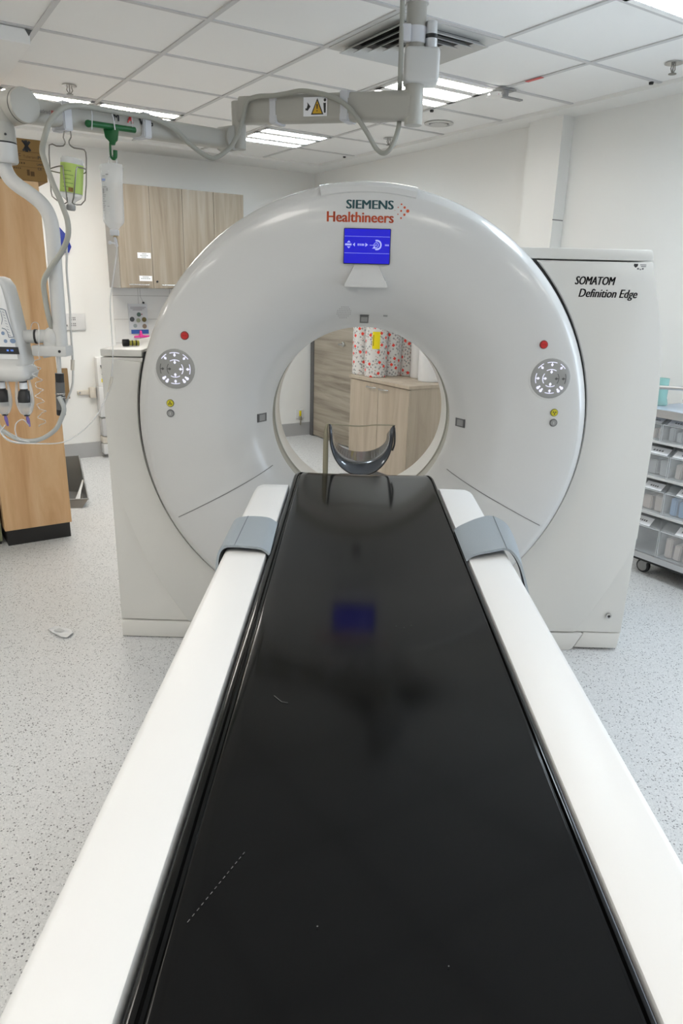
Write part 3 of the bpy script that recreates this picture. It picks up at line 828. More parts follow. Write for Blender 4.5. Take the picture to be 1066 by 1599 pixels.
md = ob.modifiers.new('thickness', 'SOLIDIFY'); md.thickness = .003
MB().tube([(near[-1].x, 2.521, 1.105), (near[-1].x + .003, 2.521, 1.08), (near[-1].x + .0035, 2.521, 1.045), (near[-2].x, 2.521, 1.02)], .0036, 8, smooth=4).build('clip', M_black, t)
MB().box(cxh - .08, cxh + .08, 2.40, 2.56, .895, .92, bev=.004).build('mounting_tongue', M_black, t)

# ================================================================== CEILING ARM
arm = thing('ceiling_support_arm', 'grey two-part ceiling arm on a post with a long bent drop tube', 'support arm', (.215, 3.1, 2.19))
PX, PY = .213, 3.1
m = MB(); m.cyl((PX - .003, PY, 2.60), (PX - .003, PY, 2.669), .043, 32); m.build('post_collar', M_armw, arm)
m = MB(); m.cyl((PX - .004, PY, 2.40), (PX - .004, PY, 2.62), .0375, 32); m.build('post', M_arm, arm)
m = MB(); m.box(.236 - .066, .236 + .066, PY - .055, PY + .055, 2.332, 2.452, bev=.016, seg=3); m.build('drive_housing', M_armw, arm)
m = MB(); m.cyl((PX + .003, PY, 2.192), (PX, PY, 2.34), .0355, 32, bev=.004); m.build('pivot', M_arm, arm)
m = MB(); m.cyl((.27, PY - .01, 2.44), (.268, PY - .01, 2.485), .023); m.cyl((.268, PY - .01, 2.497), (.266, PY - .01, 2.54), .022); m.build('motor', M_alu, arm)
MB().cyl((.268, PY - .01, 2.484), (.268, PY - .01, 2.498), .0236).build('motor_band', M_black, arm)
m = MB(); m.lathe([(.041, 2.467), (.041, 2.522)], (PX - .004, PY, 0), n=32); m.box(.150, .188, PY - .05, PY - .025, 2.466, 2.523, bev=.004); m.build('cable_clip', M_vel, arm)
def beam(P, Q, h0, h1, w0, w1, tilt=0):
    P, Q = Vector(P), Vector(Q); d = (Q - P).normalized(); s = d.cross(Vector((0, 0, 1))).normalized(); u = s.cross(d)
    V = []
    for c, hh, ww in ((P, h0, w0), (Q, h1, w1)):
        for a in range(16):
            t = 2 * PI * (a + .5) / 16
            cx = math.copysign(abs(math.cos(t)) ** .45, math.cos(t)); cz = math.copysign(abs(math.sin(t)) ** .45, math.sin(t))
            V.append(c + s * cx * ww / 2 + u * cz * hh / 2)
    F = [(k, (k + 1) % 16, 16 + (k + 1) % 16, 16 + k) for k in range(16)] + [tuple(range(16)), tuple(range(16, 32))]
    return MB().poly(V, F)
beam((PX, PY, 2.262), (-.505, 3.443, 2.302), .104, .106, .075, .075).build('horizontal_arm', M_arm, arm, ang=40)
m = MB(); m.cyl((-.522, 3.45, 2.15), (-.522, 3.45, 2.338), .031, 32, bev=.004); m.build('elbow_pivot', M_arm, arm)
NV = Vector((.8235, -.5673, 0))
E2 = Vector((-.573, 3.45, 2.192)); JJ = Vector((-1.138, 2.63, 2.131))
m = MB(); m.cyl(E2 - NV * .04, E2 + NV * .045, .050, 40, bev=.004); m.build('elbow_joint', M_arm, arm)
beam(E2 - Vector((0, 0, .004)), JJ - Vector((0, 0, .008)), .074, .074, .07, .075).build('spring_arm', M_arm, arm, ang=40)
m = MB(); m.cyl(JJ - NV * .05, JJ + NV * .052, .0535, 48, bev=.005); m.build('round_joint', M_arm, arm)
rg = MB(); tt = bmesh.new(); bmesh.ops.create_cone(tt, cap_ends=False, segments=48, radius1=.0541, radius2=.0541, depth=.004)
rg.add(tt, Matrix.Translation(JJ + NV * .036) @ NV.to_track_quat('Z', 'Y').to_matrix().to_4x4()).build('joint_groove', M_dark, arm)
CXJ = -1.199
m = MB(); m.lathe([(0, 2.12), (.036, 2.12), (.040, 2.085), (.0445, 2.06), (.0445, 2.023), (0, 2.022)], (CXJ, 2.63, 0), n=36); m.sphere((CXJ + .01, 2.63, 2.11), .045); m.build('swivel_head', M_arm, arm)
MB().lathe([(.0435, 2.024), (.0435, 2.017)], (CXJ, 2.63, 0), n=36).build('swivel_groove', M_dark, arm)
MB().lathe([(0, 2.018), (.0445, 2.018), (.0445, 1.965), (.040, 1.958), (0, 1.957)], (CXJ, 2.63, 0), n=36).build('swivel_collar', M_armw, arm)
MB().sphere((CXJ + .03, 2.592, 2.042), .004).build('screw', M_ink, arm)
tube = [(-1.203, 2.63, 1.962), (-1.2, 2.63, 1.94), (-1.186, 2.63, 1.912), (-1.162, 2.63, 1.890), (-1.121, 2.63, 1.863), (-1.084, 2.63, 1.832), (-1.064, 2.63, 1.794), (-1.058, 2.63, 1.745), (-1.061, 2.63, 1.622), (-1.064, 2.63, 1.49), (-1.067, 2.63, 1.343)]
MB().tube(tube, .0245, 24, smooth=5).build('drop_tube', M_armw, arm, ang=60)
m = MB(); m.box(-1.165, -1.038, 2.600, 2.665, 1.318, 1.356, bev=.005); m.build('mounting_block', M_armw, arm)
MB().cyl((-1.062, 2.598, 1.337), (-1.062, 2.606, 1.337), .005).build('block_screw', M_ink, arm)
m = MB(); m.tube([(-1.080, 2.63, 1.32), (-1.083, 2.63, 1.243)], .008, 14); m.build('handle_rod', M_armw, arm)
m = MB(); m.cyl((-1.084, 2.63, 1.222), (-1.090, 2.63, 1.12), .0165, 20); m.build('handle_grip', M_dgrey, arm)
m = MB(); m.cyl((-1.0827, 2.63, 1.255), (-1.084, 2.63, 1.222), .0155, 20); m.cyl((-1.090, 2.63, 1.122), (-1.091, 2.63, 1.098), .0165, 20, bev=.003); m.build('grip_end', M_black, arm)
m = MB(); m.tube([(-1.068, 2.62, 1.178), (-1.068, 2.61, 1.178)], .003, 6)
for z in (1.164, 1.178): m.lathe([(.0175, z), (.0182, z + .002), (.0175, z + .004)], (-1.087, 2.63, 0), n=20)
m.build('grip_ring', M_steel, arm)
cable = [(.15, 3.06, 2.658), (.153, 3.06, 2.558), (.154, 3.055, 2.434), (.155, 3.06, 2.355), (.160, 3.150, 2.314), (.163, 3.160, 2.244), (.16, 3.124, 2.188), (.138, 3.134, 2.125), (.109, 3.148, 2.101), (.076, 3.164, 2.12), (.03, 3.14, 2.181), (-.029, 3.145, 2.252), (-.076, 3.175, 2.29), (-.126, 3.206, 2.315), (-.195, 3.239, 2.334), (-.244, 3.262, 2.341), (-.301, 3.29, 2.337), (-.354, 3.309, 2.333), (-.428, 3.345, 2.336), (-.472, 3.366, 2.320), (-.493, 3.366, 2.252), (-.517, 3.372, 2.194), (-.552, 3.37, 2.143), (-.597, 3.30, 2.094), (-.629, 3.255, 2.091), (-.683, 3.176, 2.123), (-.716, 3.128, 2.157), (-.751, 3.077, 2.176), (-.797, 3.01, 2.184), (-.873, 2.899, 2.175), (-.933, 2.813, 2.170), (-.978, 2.747, 2.163), (-1.011, 2.70, 2.144), (-1.033, 2.641, 2.095), (-1.047, 2.621, 2.049), (-1.075, 2.65, 2.005), (-1.059, 2.63, 1.960), (-1.024, 2.59, 1.891), (-1.003, 2.575, 1.852), (-.991, 2.575, 1.816), (-.981, 2.575, 1.776), (-.984, 2.575, 1.729), (-1.015, 2.585, 1.677), (-1.060, 2.59, 1.625), (-1.094, 2.60, 1.578), (-1.099, 2.61, 1.523), (-1.094, 2.61, 1.463), (-1.09, 2.625, 1.411)]
MB().tube(cable, .0095, 10, smooth=4).build('cable', M_cable, arm, ang=60)
def wrap(c, dirv, wd, h, dp, nm='cable_clip'):
    d = Vector(dirv).normalized(); s = d.cross(Vector((0, 0, 1))).normalized()
    Mx = Matrix(((d.x, s.x, 0, c[0]), (d.y, s.y, 0, c[1]), (d.z, s.z, 1, c[2]), (0, 0, 0, 1)))
    b = bmesh.new(); bmesh.ops.create_cube(b, size=1)
    for v in b.verts: v.co = Vector((v.co.x * wd, v.co.y * dp, v.co.z * h))
    bmesh.ops.bevel(b, geom=b.edges[:], offset=.004, segments=2, affect='EDGES')
    return MB().add(b, Mx).build(nm, M_vel, arm)
A1 = (-.718, .343, .04); A2 = (-.565, -.82, -.06)
wrap((-.344, 3.366, 2.291), A1, .036, .112, .082); wrap((-.042, 3.222, 2.277), A1, .040, .110, .082)
wrap((-1.043, 2.766, 2.130), (-.565, -.82, 0), .036, .092, .080); wrap((-.838, 3.042, 2.158), (-.565, -.82, 0), .036, .088, .080)
# markings on the arms
D1 = Vector((.9023, -.4310, 0)); N1 = Vector((-.4310, -.9023, 0))
F1 = Vector((-.155, 3.2745, 2.282)) + N1 * .0385
m = MB(); f1 = lambda u, v, o=.0: F1 + D1 * u + Vector((0, 0, v - u * .05)) + N1 * (.002 + o)
m.quad(f1(-.06, -.036), f1(.05, -.036), f1(.05, .034), f1(-.06, .034)); plate = m.build('warning_sticker', M_paper, arm, smooth=False)
m = MB(); m.poly([f1(-.024, -.030, .0006), f1(.034, -.030, .0006), f1(.005, .030, .0006)], [(0, 1, 2)]); m.build('triangle_edge', M_ink, plate, smooth=False)
m = MB(); m.poly([f1(-.017, -.026, .0012), f1(.027, -.026, .0012), f1(.005, .020, .0012)], [(0, 1, 2)]); m.build('triangle', mat('amber', (.62, .36, .01), .5), plate, smooth=False)
m = MB(); m.quad(f1(.003, -.010, .0018), f1(.007, -.010, .0018), f1(.008, .008, .0018), f1(.002, .008, .0018)); m.quad(f1(.003, -.019, .0018), f1(.007, -.019, .0018), f1(.007, -.014, .0018), f1(.003, -.014, .0018))
m.quad(f1(.036, -.024, .0006), f1(.044, -.024, .0006), f1(.045, .012, .0006), f1(.033, .012, .0006))
m.poly([f1(.040 + .006 * math.cos(k * PI / 5), .022 + .006 * math.sin(k * PI / 5), .0006) for k in range(10)], [tuple(range(10))])
m.poly([f1(-.046, -.012, .0006), f1(-.040, -.016, .0006), f1(-.026, .0, .0006), f1(-.042, .016, .0006), f1(-.040, .006, .0006)], [(0, 1, 2, 3, 4)])
m.quad(f1(-.050, -.014, .0006), f1(-.045, -.014, .0006), f1(-.045, -.006, .0006), f1(-.050, -.006, .0006))
m.build('pictograms', M_ink, plate, smooth=False)
D2 = Vector((.5673, .8235, 0)); 
F2 = Vector((-.863, 3.03, 2.149)) + NV * .0375
F2 = E2 + (JJ - E2) * .585 + NV * .0385
f2 = lambda u, v, o=0: F2 + D2 * u + Vector((0, 0, v + u * .06)) + NV * (.0015 + o)
for wd_, u_ in (('M', -.055), ('V', .062), ('I', .092), ('G', .106)):
    m = MB(); text_on(m, wd_, lambda u, v: f2(u_ + u, -.004 + v), height=.026, fat=.002); m.build('arm_lettering', M_ink, arm, smooth=False)
m = MB(); text_on(m, 'A', lambda u, v: f2(.008 + u, -.004 + v), height=.028, bold=.02); m.build('arm_lettering', M_red, arm, smooth=False)
F3 = E2 + (JJ - E2) * .925 + NV * .0385
f3 = lambda u, v, o=0: F3 + D2 * u + Vector((0, 0, v + u * .06)) + NV * (.0015 + o)
m = MB(); text_on(m, 'medrad', lambda u, v: f3(-.03 + u, -.014 + v), width=.052); m.build('arm_lettering', M_inkg, arm, smooth=False)
m = MB(); m.quad(f3(.026, -.020), f3(.042, -.020), f3(.042, -.002), f3(.026, -.002)); m.build('arm_emblem', mat('faded_red', (.42, .12, .10), .6), arm, smooth=False)

# ------------------------------------------------------------------ injector hung on the arm
inj = thing('contrast_injector', 'white contrast injector head with keypad, cut off by the left edge', 'injector', (-1.30, 2.68, 1.22))
ix = -1.306
secs = [(1.592, .056, .036, 2.615), (1.585, .074, .046, 2.615), (1.56, .090, .050, 2.615), (1.50, .100, .054, 2.615), (1.40, .113, .056, 2.615), (1.32, .123, .058, 2.615), (1.296, .127, .060, 2.615), (1.285, .1235, .058, 2.615), (1.275, .131, .064, 2.615), (1.255, .136, .068, 2.615), (1.238, .130, .064, 2.615), (1.228, .110, .05, 2.615)]
def sbox(secs, n=32, pw=.35):
    P = []; F = []
    for z, hw, hd, cy in secs:
        for k in range(n):
            a = 2 * PI * (k + .5) / n
            P.append((ix + hw * math.copysign(abs(math.cos(a)) ** pw, math.cos(a)), cy + hd * math.copysign(abs(math.sin(a)) ** pw, math.sin(a)), z))
    for i in range(len(secs) - 1):
        for k in range(n): F.append((i * n + k, i * n + (k + 1) % n, (i + 1) * n + (k + 1) % n, (i + 1) * n + k))
    F += [tuple(range(n)), tuple(range((len(secs) - 1) * n, len(secs) * n))]
    return MB().poly(P, F)
sbox(secs).build('injector_body', M_armw, inj, ang=45)
def ifr(x, z, off=.0015):
    for (z1, w1, d1, c1), (z0, w0, d0, c0) in zip(secs, secs[1:]):
        if z0 <= z <= z1:
            t = (z - z0) / (z1 - z0); return Vector((x, c0 + (c1 - c0) * t - d0 - (d1 - d0) * t - off, z))
    return Vector((x, 2.55, z))
m = MB(); rowz = [1.578, 1.55, 1.50, 1.44, 1.38, 1.31]; rw = [.066, .078, .088, .096, .103, .110]
m.poly([ifr(ix + s * w_, z) for z, w_ in zip(rowz, rw) for s in (-1, 1)], [(2 * k, 2 * k + 1, 2 * k + 3, 2 * k + 2) for k in range(5)]); m.build('keypad_film', mat('keypad_white', (.74, .75, .76), .35), inj)
m = MB(); m.poly([ifr(ix + .047 + .020 * math.cos(2 * PI * k / 20), 1.518 + .011 * math.sin(2 * PI * k / 20), .003) for k in range(20)], [tuple(range(20))]); m.build('stop_key', M_red, inj, smooth=False)
m = MB()
def iline(pts, wd=.0016):
    for (x0, z0), (x1, z1) in zip(pts, pts[1:]):
        d = math.hypot(x1 - x0, z1 - z0); nx, nz = -(z1 - z0) / d * wd / 2, (x1 - x0) / d * wd / 2
        m.quad(ifr(x0 + nx, z0 + nz, .003), ifr(x1 + nx, z1 + nz, .003), ifr(x1 - nx, z1 - nz, .003), ifr(x0 - nx, z0 - nz, .003))
X = lambda px: -1.2436 + px * .00180
iline([(X(0), 1.484), (X(6), 1.483), (X(11.5), 1.479), (X(17), 1.432), (X(23), 1.388), (X(13), 1.386), (X(11), 1.405), (X(8), 1.414), (X(1), 1.418)], .0022)
iline([(X(2), 1.478), (X(4), 1.448), (X(1), 1.43)]); 
for k in range(9): iline([(X(5 + k * 1.0), 1.474 - k * .0098), (X(9 + k * 1.0), 1.470 - k * .0098)], .0012)
m.build('keypad_lines', mat('slate_blue', (.06, .10, .17), .5), inj, smooth=False)
m = MB()
for x, z, r, s in ((X(20), 1.374, .0085, 1.25), (X(5.5), 1.373, .0065, 1), (X(2), 1.40, .0065, 1), (X(-14), 1.373, .0065, 1)):
    m.poly([ifr(x + r * s * math.cos(2 * PI * k / 16), z + r * math.sin(2 * PI * k / 16), .003) for k in range(16)], [tuple(range(16))])
m.build('keypad_buttons', mat('key_blue', (.20, .28, .42), .4), inj, smooth=False)
m = MB(); m.poly([ifr(X(-30), 1.353, .003), ifr(X(29.5), 1.353, .003), ifr(X(31), 1.328, .003), ifr(X(-30), 1.328, .003)], [(0, 1, 2, 3)]); m.build('injector_display', M_ink, inj, smooth=False)
m = MB()
for x in (X(6), X(8), X(14), X(17)): m.quad(ifr(x, 1.338, .0036), ifr(x + .004, 1.338, .0036), ifr(x + .003, 1.344, .0036), ifr(x, 1.344, .0036))
m.build('display_digits', mat('digit_blue', (.1, .2, .6), .4, emit=(.1, .25, .8), es=.5), inj, smooth=False)
m = MB(); m.cyl((-1.20, 2.625, 1.385), (-1.085, 2.632, 1.388), .024, 28); m.sphere((-1.095, 2.632, 1.383), .034, 1, 1, 1.15, 20); m.cyl((-1.10, 2.632, 1.39), (-1.10, 2.632, 1.345), .030, 24); m.build('swivel_mount', M_armw, inj)
MB().cyl((-1.158, 2.629, 1.3858), (-1.150, 2.630, 1.386), .0262, 28).build('swivel_ring', M_black, inj)
m = MB(); m.sphere((-1.143, 2.612, 1.345), .010, 1, 1, .9); m.build('yellow_cap', mat('yellow_plastic', (.7, .45, .02), .4), inj)
MB().cyl((-1.137, 2.607, 1.340), (-1.130, 2.607, 1.334), .006, 12).build('blue_cap', M_blue, inj)
m = MB(); m.cyl((-1.125, 2.625, 1.338), (-1.120, 2.625, 1.312), .013, 14); m.build('swivel_tail', M_armw, inj)
def syringe(x, label_part):
    z = 1.24
    m = MB(); m.lathe([(.036, z + .004), (.034, z - .006), (.018, z - .010), (0, z - .010)], (x, 2.60, 0), n=28); m.build('syringe_socket', M_grey, inj)
    m = MB(); m.lathe([(0, 1.232), (.014, 1.232), (.014, 1.195), (.020, 1.188), (.0255, 1.165), (.0255, 1.145), (.017, 1.132), (0, 1.130)], (x, 2.60, 0), n=24); hd = m.build('syringe_head', M_black, inj)
    m = MB(); m.lathe([(.0145, 1.222), (.0148, 1.221), (.0148, 1.200), (.0145, 1.199)], (x, 2.60, 0), n=24, a0=-PI + .3, a1=0); m.build('syringe_label', M_paper, inj)
    m = MB()
    for s in (-1, 1): m.tube([(x + s * .022, 2.60, 1.236), (x + s * .027, 2.598, 1.19), (x + s * .027, 2.596, 1.15), (x + s * .018, 2.594, 1.115), (x + s * .006, 2.594, 1.104)], [.004, .006, .008, .006, .004], 10, smooth=4)
    m.lathe([(.0265, 1.150), (.0285, 1.135), (.018, 1.112), (.011, 1.102), (.011, 1.098)], (x, 2.60, 0), n=20); m.build('syringe_cradle', M_glass, inj)
    MB().cyl((x + .001, 2.598, 1.106), (x + .001, 2.598, 1.098), .010, 16).build('syringe_nut', M_black, inj)
    MB().tube([(x + .001, 2.598, 1.098), (x + .004, 2.597, 1.08), (x + .008, 2.596, 1.058)], [.004, .0065, .0055, .003], 12, smooth=3).build('luer_tip', M_purple, inj)
syringe(-1.208, 0); syringe(-1.290, 1)
# coiled clear line hanging beside the injector
pts = []
for k in range(60):
    a = k * 2 * PI / 9; pts.append((-1.145 + .013 * math.cos(a) + .004 * math.sin(k * 1.7), 2.585 + .012 * math.sin(a), 1.315 - k * .0043))
pts = [(-1.160, 2.60, 1.41), (-1.152, 2.60, 1.432), (-1.138, 2.60, 1.438), (-1.128, 2.60, 1.42)] + [(-1.135, 2.59, 1.33)] + pts
tag(MB().tube(pts, .0013, 6, smooth=3).build('coiled_line', M_tubing, ang=60), 'thin clear coiled line hanging beside the injector syringes', 'tubing')
# hoses
hose = [(-1.066, 2.6, 1.129), (-1.082, 2.6, 1.087), (-1.11, 2.6, 1.045), (-1.17, 2.6, 1.009), (-1.236, 2.6, 1.003), (-1.294, 2.6, 1.031), (-1.326, 2.6, 1.064), (-1.35, 2.61, 1.117), (-1.345, 2.64, 1.20), (-1.34, 2.66, 1.235)]
tag(MB().tube([(-1.085, 2.612, 1.17)] + hose, .0085, 10, smooth=5).build('hose', mat('hose_grey', (.45, .47, .46), .3, alpha=.9), ang=60), 'thick grey hose looping below the injector from the grip', 'hose')
wc = [(-1.034, 2.69, 1.74), (-1.034, 2.68, 1.678), (-1.04, 2.68, 1.623), (-1.041, 2.68, 1.557), (-1.041, 2.68, 1.489), (-1.045, 2.68, 1.421), (-1.047, 2.68, 1.328), (-1.052, 2.68, 1.245), (-1.061, 2.68, 1.196), (-1.086, 2.68, 1.144), (-1.108, 2.68, 1.097), (-1.125, 2.68, 1.047), (-1.172, 2.68, 1.003), (-1.237, 2.68, .978), (-1.313, 2.68, .979), (-1.351, 2.68, 1.013), (-1.36, 2.68, 1.12), (-1.345, 2.68, 1.23)]
tag(MB().tube(wc, .0042, 8, smooth=5).build('thin_cable', mat('thin_cable_white', (.60, .60, .58), .4), ang=60), 'thin white cable hanging right of the drop tube and curling under the injector', 'cable')
lp = [(-1.200, 2.592, 1.062), (-1.214, 2.575, 1.088), (-1.235, 2.565, 1.075), (-1.240, 2.56, 1.045), (-1.229, 2.56, 1.018), (-1.193, 2.56, 1.008), (-1.175, 2.57, 1.04), (-1.195, 2.592, 1.066)]
tag(MB().tube(lp[:-2], .0022, 6, smooth=5).build('patient_line', M_tubing, ang=60), 'small loop of clear line under the purple syringe tip', 'tubing')
m = MB(); m.tube([(-1.0465, 2.676, 1.30), (-1.0505, 2.676, 1.262)], .0075, 8); tag(m.build('tape', M_cream), 'beige tape wound on the thin white cable', 'tape')

# ------------------------------------------------------------------ things hanging on the arm
VY = 2.712
hold = thing('bottle_holder', 'steel wire bottle holder hanging from the left white clip', 'bottle holder', (-1.015, VY, 1.84))
m = MB()
W1 = [(-1.019, 2.72, 2.078), (-1.024, 2.718, 2.057), (-1.019, 2.718, 2.043), (-1.027, 2.718, 2.031), (-1.051, 2.718, 2.03), (-1.076, 2.718, 2.033), (-1.081, 2.718, 1.96), (-1.085, 2.718, 1.882), (-1.077, 2.718, 1.863), (-1.055, 2.718, 1.849), (-1.033, 2.70, 1.843)]
W2 = [(-.998, 2.72, 2.078), (-.997, 2.718, 2.059), (-1.005, 2.718, 2.047), (-1.004, 2.718, 2.035), (-.989, 2.718, 2.025), (-.962, 2.718, 2.022), (-.950, 2.718, 2.012), (-.952, 2.718, 1.963), (-.966, 2.718, 1.857), (-.997, 2.718, 1.842), (-1.006, 2.70, 1.848), (-.995, 2.69, 1.863), (-.975, 2.68, 1.95), (-.968, 2.69, 1.960), (-.953, 2.718, 1.958)]
W3 = [(-1.082, 2.715, 1.956), (-1.055, 2.70, 1.961), (-1.026, 2.685, 1.963), (-1.021, 2.68, 1.955), (-1.019, 2.68, 1.90), (-1.017, 2.68, 1.869), (-1.020, 2.69, 1.848), (-1.034, 2.70, 1.844)]
for q in (W1, W2, W3): m.tube(q, .0023, 8, smooth=2)
m.tube([(-1.082, 2.715, 1.951), (-1.055, 2.745, 1.948), (-1.01, 2.762, 1.946), (-.97, 2.75, 1.950), (-.953, 2.718, 1.957)], .0022, 8, smooth=4)
m.build('wire_frame', M_wire, hold)
bt = thing('infusion_bottle', 'upside-down glass bottle with lime green label in the wire holder', 'bottle', (-1.015, 2.718, 1.82))
tl_ = Matrix.Translation((-1.012, 2.722, 1.90)) @ Matrix.Rotation(math.radians(7), 4, 'Y')
def tl(mb, name, mt): 
    bmesh.ops.transform(mb.bm, matrix=tl_, verts=mb.bm.verts); return mb.build(name, mt, bt)
tl(MB().lathe([(0, .094), (.034, .094), (.038, .088), (.038, -.022), (.034, -.034), (.018, -.046), (.014, -.05), (.014, -.062), (0, -.062)], n=32), 'bottle_glass', M_glass)
tl(MB().lathe([(.0386, .074), (.0386, -.020)], n=32), 'bottle_label', M_lime)
m = MB()
for k in range(5):
    z = .05 - k * .013
    m.lathe([(.0389, z), (.0389, z - .003)], n=10, a0=-PI / 2 - .45, a1=-PI / 2 + (.5 if k % 2 else .3))
tl(m, 'label_print', mat('label_print', (.25, .38, .10), .6))
m = MB(); m.lathe([(0, -.060), (.016, -.060), (.016, -.074), (.012, -.078), (0, -.079)], n=24); tl(m, 'bottle_cap', M_grey)
m = MB(); m.lathe([(.0389, -.004), (.0389, -.018)], n=8, a0=-PI / 2 + .1, a1=-PI / 2 + .5); tl(m, 'brown_mark', mat('brown_mark', (.25, .14, .03), .6))
GY = 2.872
hg = thing('bag_hanger', 'green plastic cross-bar hanger tied to the arm', 'hanger', (-.905, GY, 2.01))
m = MB()
m.tube([(-.956, 2.785, 2.116), (-.898, 2.868, 2.122), (-.840, 2.952, 2.128)], .0105, 10); m.sphere((-.956, 2.785, 2.115), .0125)
m.prism([(-.932, GY - .008, 2.124), (-.876, GY - .008, 2.118), (-.879, GY - .008, 2.100), (-.883, GY - .008, 2.078), (-.891, GY - .008, 2.072), (-.894, GY - .008, 2.062), (-.910, GY - .008, 2.062), (-.913, GY - .008, 2.074), (-.926, GY - .008, 2.086)], (0, .016, 0), bev=.003)
m.tube([(-.9105, GY, 2.07), (-.9115, GY, 2.045), (-.911, GY, 2.026), (-.906, GY, 2.018), (-.899, GY, 2.018), (-.895, GY, 2.026), (-.8935, GY, 2.045)], [.004, .004, .0045, .006, .008, .008], 10, smooth=4)
m.build('hanger_bar', M_green, hg)
m = MB(); m.tube([(-.906, 2.884, 2.186), (-.888, 2.858, 2.15), (-.884, 2.856, 2.110)], .0022, 8); m.tube([(-.950, 2.812, 2.172), (-.940, 2.785, 2.14), (-.942, 2.777, 2.094)], .0016, 6); m.tube([(-.851, 2.962, 2.178), (-.842, 2.935, 2.128)], .0016, 6)
m.build('hanger_wire', M_vel, hg)
bag = thing('infusion_bag', 'clear infusion bag of fluid hanging on the green hook', 'infusion bag', (-.913, GY, 1.74))
oh = [(2.003, .020, .003), (1.998, .040, .004), (1.985, .044, .006), (1.96, .0415, .012), (1.93, .040, .018), (1.90, .0395, .022), (1.86, .040, .026), (1.82, .0405, .027), (1.80, .0395, .025), (1.79, .033, .020), (1.778, .020, .012), (1.770, .0155, .009)]
def bagmesh(oh, n=24):
    P = []; F = []
    for z, hw, hd in oh:
        cx = -.913 - (1.99 - z) * .02
        for k in range(n):
            a = 2 * PI * k / n; P.append((cx + hw * math.cos(a), GY + hd * math.sin(a), z))
    for i in range(len(oh) - 1):
        for k in range(n): F.append((i * n + k, i * n + (k + 1) % n, (i + 1) * n + (k + 1) % n, (i + 1) * n + k))
    F += [tuple(range(n)), tuple(range((len(oh) - 1) * n, len(oh) * n))]
    return MB().poly(P, F)
bagmesh(oh).build('bag_film', M_bag, bag, ang=60)
m = MB(); m.tube([(-.922, GY, 1.998), (-.916, GY, 2.022), (-.903, GY, 2.026), (-.893, GY, 2.018), (-.890, GY, 1.999)], .003, 8, smooth=4); m.build('bag_loop', M_bag, bag)
m = MB(); m.box(-.934, -.901, GY - .010, GY + .010, 1.750, 1.772, bev=.004); m.build('bag_port', M_vel, bag)
m = MB(); m.cyl((-.915, GY, 1.752), (-.916, GY, 1.738), .008, 12); m.build('port_seal', mat('tan_seal', (.35, .27, .15), .5), bag)
m = MB()
def bprint(u0, u1, z0, z1):
    def pt(u, z):
        for (za, wa, da), (zb, wb, db) in zip(oh, oh[1:]):
            if zb <= z <= za:
                t = (z - zb) / (za - zb); hw = wb + (wa - wb) * t; hd = db + (da - db) * t; break
        cx = -.913 - (1.99 - z) * .02; return Vector((cx + u * hw, GY - hd * math.sqrt(max(0, 1 - u * u)) - .0012, z))
    m.quad(pt(u0, z0), pt(u1, z0), pt(u1, z1), pt(u0, z1))
for z in (1.956, 1.936, 1.918, 1.898, 1.890, 1.884, 1.876, 1.868, 1.860, 1.852, 1.846, 1.836):
    bprint(-.80, -.80 + random.uniform(.15, .55), z, z + .0022)
bprint(-.80, -.66, 1.896, 1.914); bprint(-.38, -.28, 1.905, 1.915); bprint(-.35, -.12, 1.850, 1.8525); bprint(-.45, -.2, 1.960, 1.964)
m.build('bag_print', M_inkg, bag, smooth=False)
m = MB(); bprint(-.84, -.50, 1.940, 1.948); m.build('bag_brand_block', mat('bag_blue', (.25, .32, .60), .6), bag, smooth=False)
m = MB(); bprint(-.86, -.15, 1.826, 1.975); 
for v in m.bm.verts: v.co.y += .0006
m.build('bag_label_film', mat('label_film', (.80, .81, .82), .5, alpha=.55), bag, smooth=False)
iv = thing('drip_line', 'thin clear drip line running down from the infusion bag', 'tubing', (-.93, 2.84, 1.0))
m = MB(); m.cyl((-.916, 2.868, 1.742), (-.903, 2.842, 1.712), .0055, 10); m.cyl((-.928, 2.85, 1.724), (-.912, 2.85, 1.722), .0035, 8); m.sphere((-.931, 2.85, 1.724), .007); m.build('roller_clamp', M_vel, iv)
ivp = [(-.903, 2.842, 1.714), (-.905, 2.84, 1.69), (-.912, 2.84, 1.653), (-.928, 2.84, 1.582), (-.943, 2.84, 1.511), (-.946, 2.84, 1.439), (-.947, 2.84, 1.366), (-.943, 2.82, 1.293), (-.947, 2.80, 1.226)]
MB().tube(ivp, .0024, 8, smooth=4).build('upper_line', M_tubing, iv, ang=60)
MB().tube([(-.945, 2.80, 1.226), (-.950, 2.80, 1.205), (-.962, 2.79, 1.165)], [.005, .0065, .004], 10).build('drip_chamber', mat('cream_clear', (.72, .68, .60), .3, alpha=.75), iv)
MB().tube([(-.962, 2.79, 1.165), (-.97, 2.78, 1.142), (-.999, 2.74, 1.077), (-1.032, 2.68, 1.032), (-1.078, 2.6, 1.002), (-1.154, 2.55, 1.004), (-1.239, 2.53, 1.015), (-1.277, 2.525, 1.047), (-1.290, 2.59, 1.062)], .0022, 8, smooth=5).build('lower_line', M_tubing, iv, ang=60)

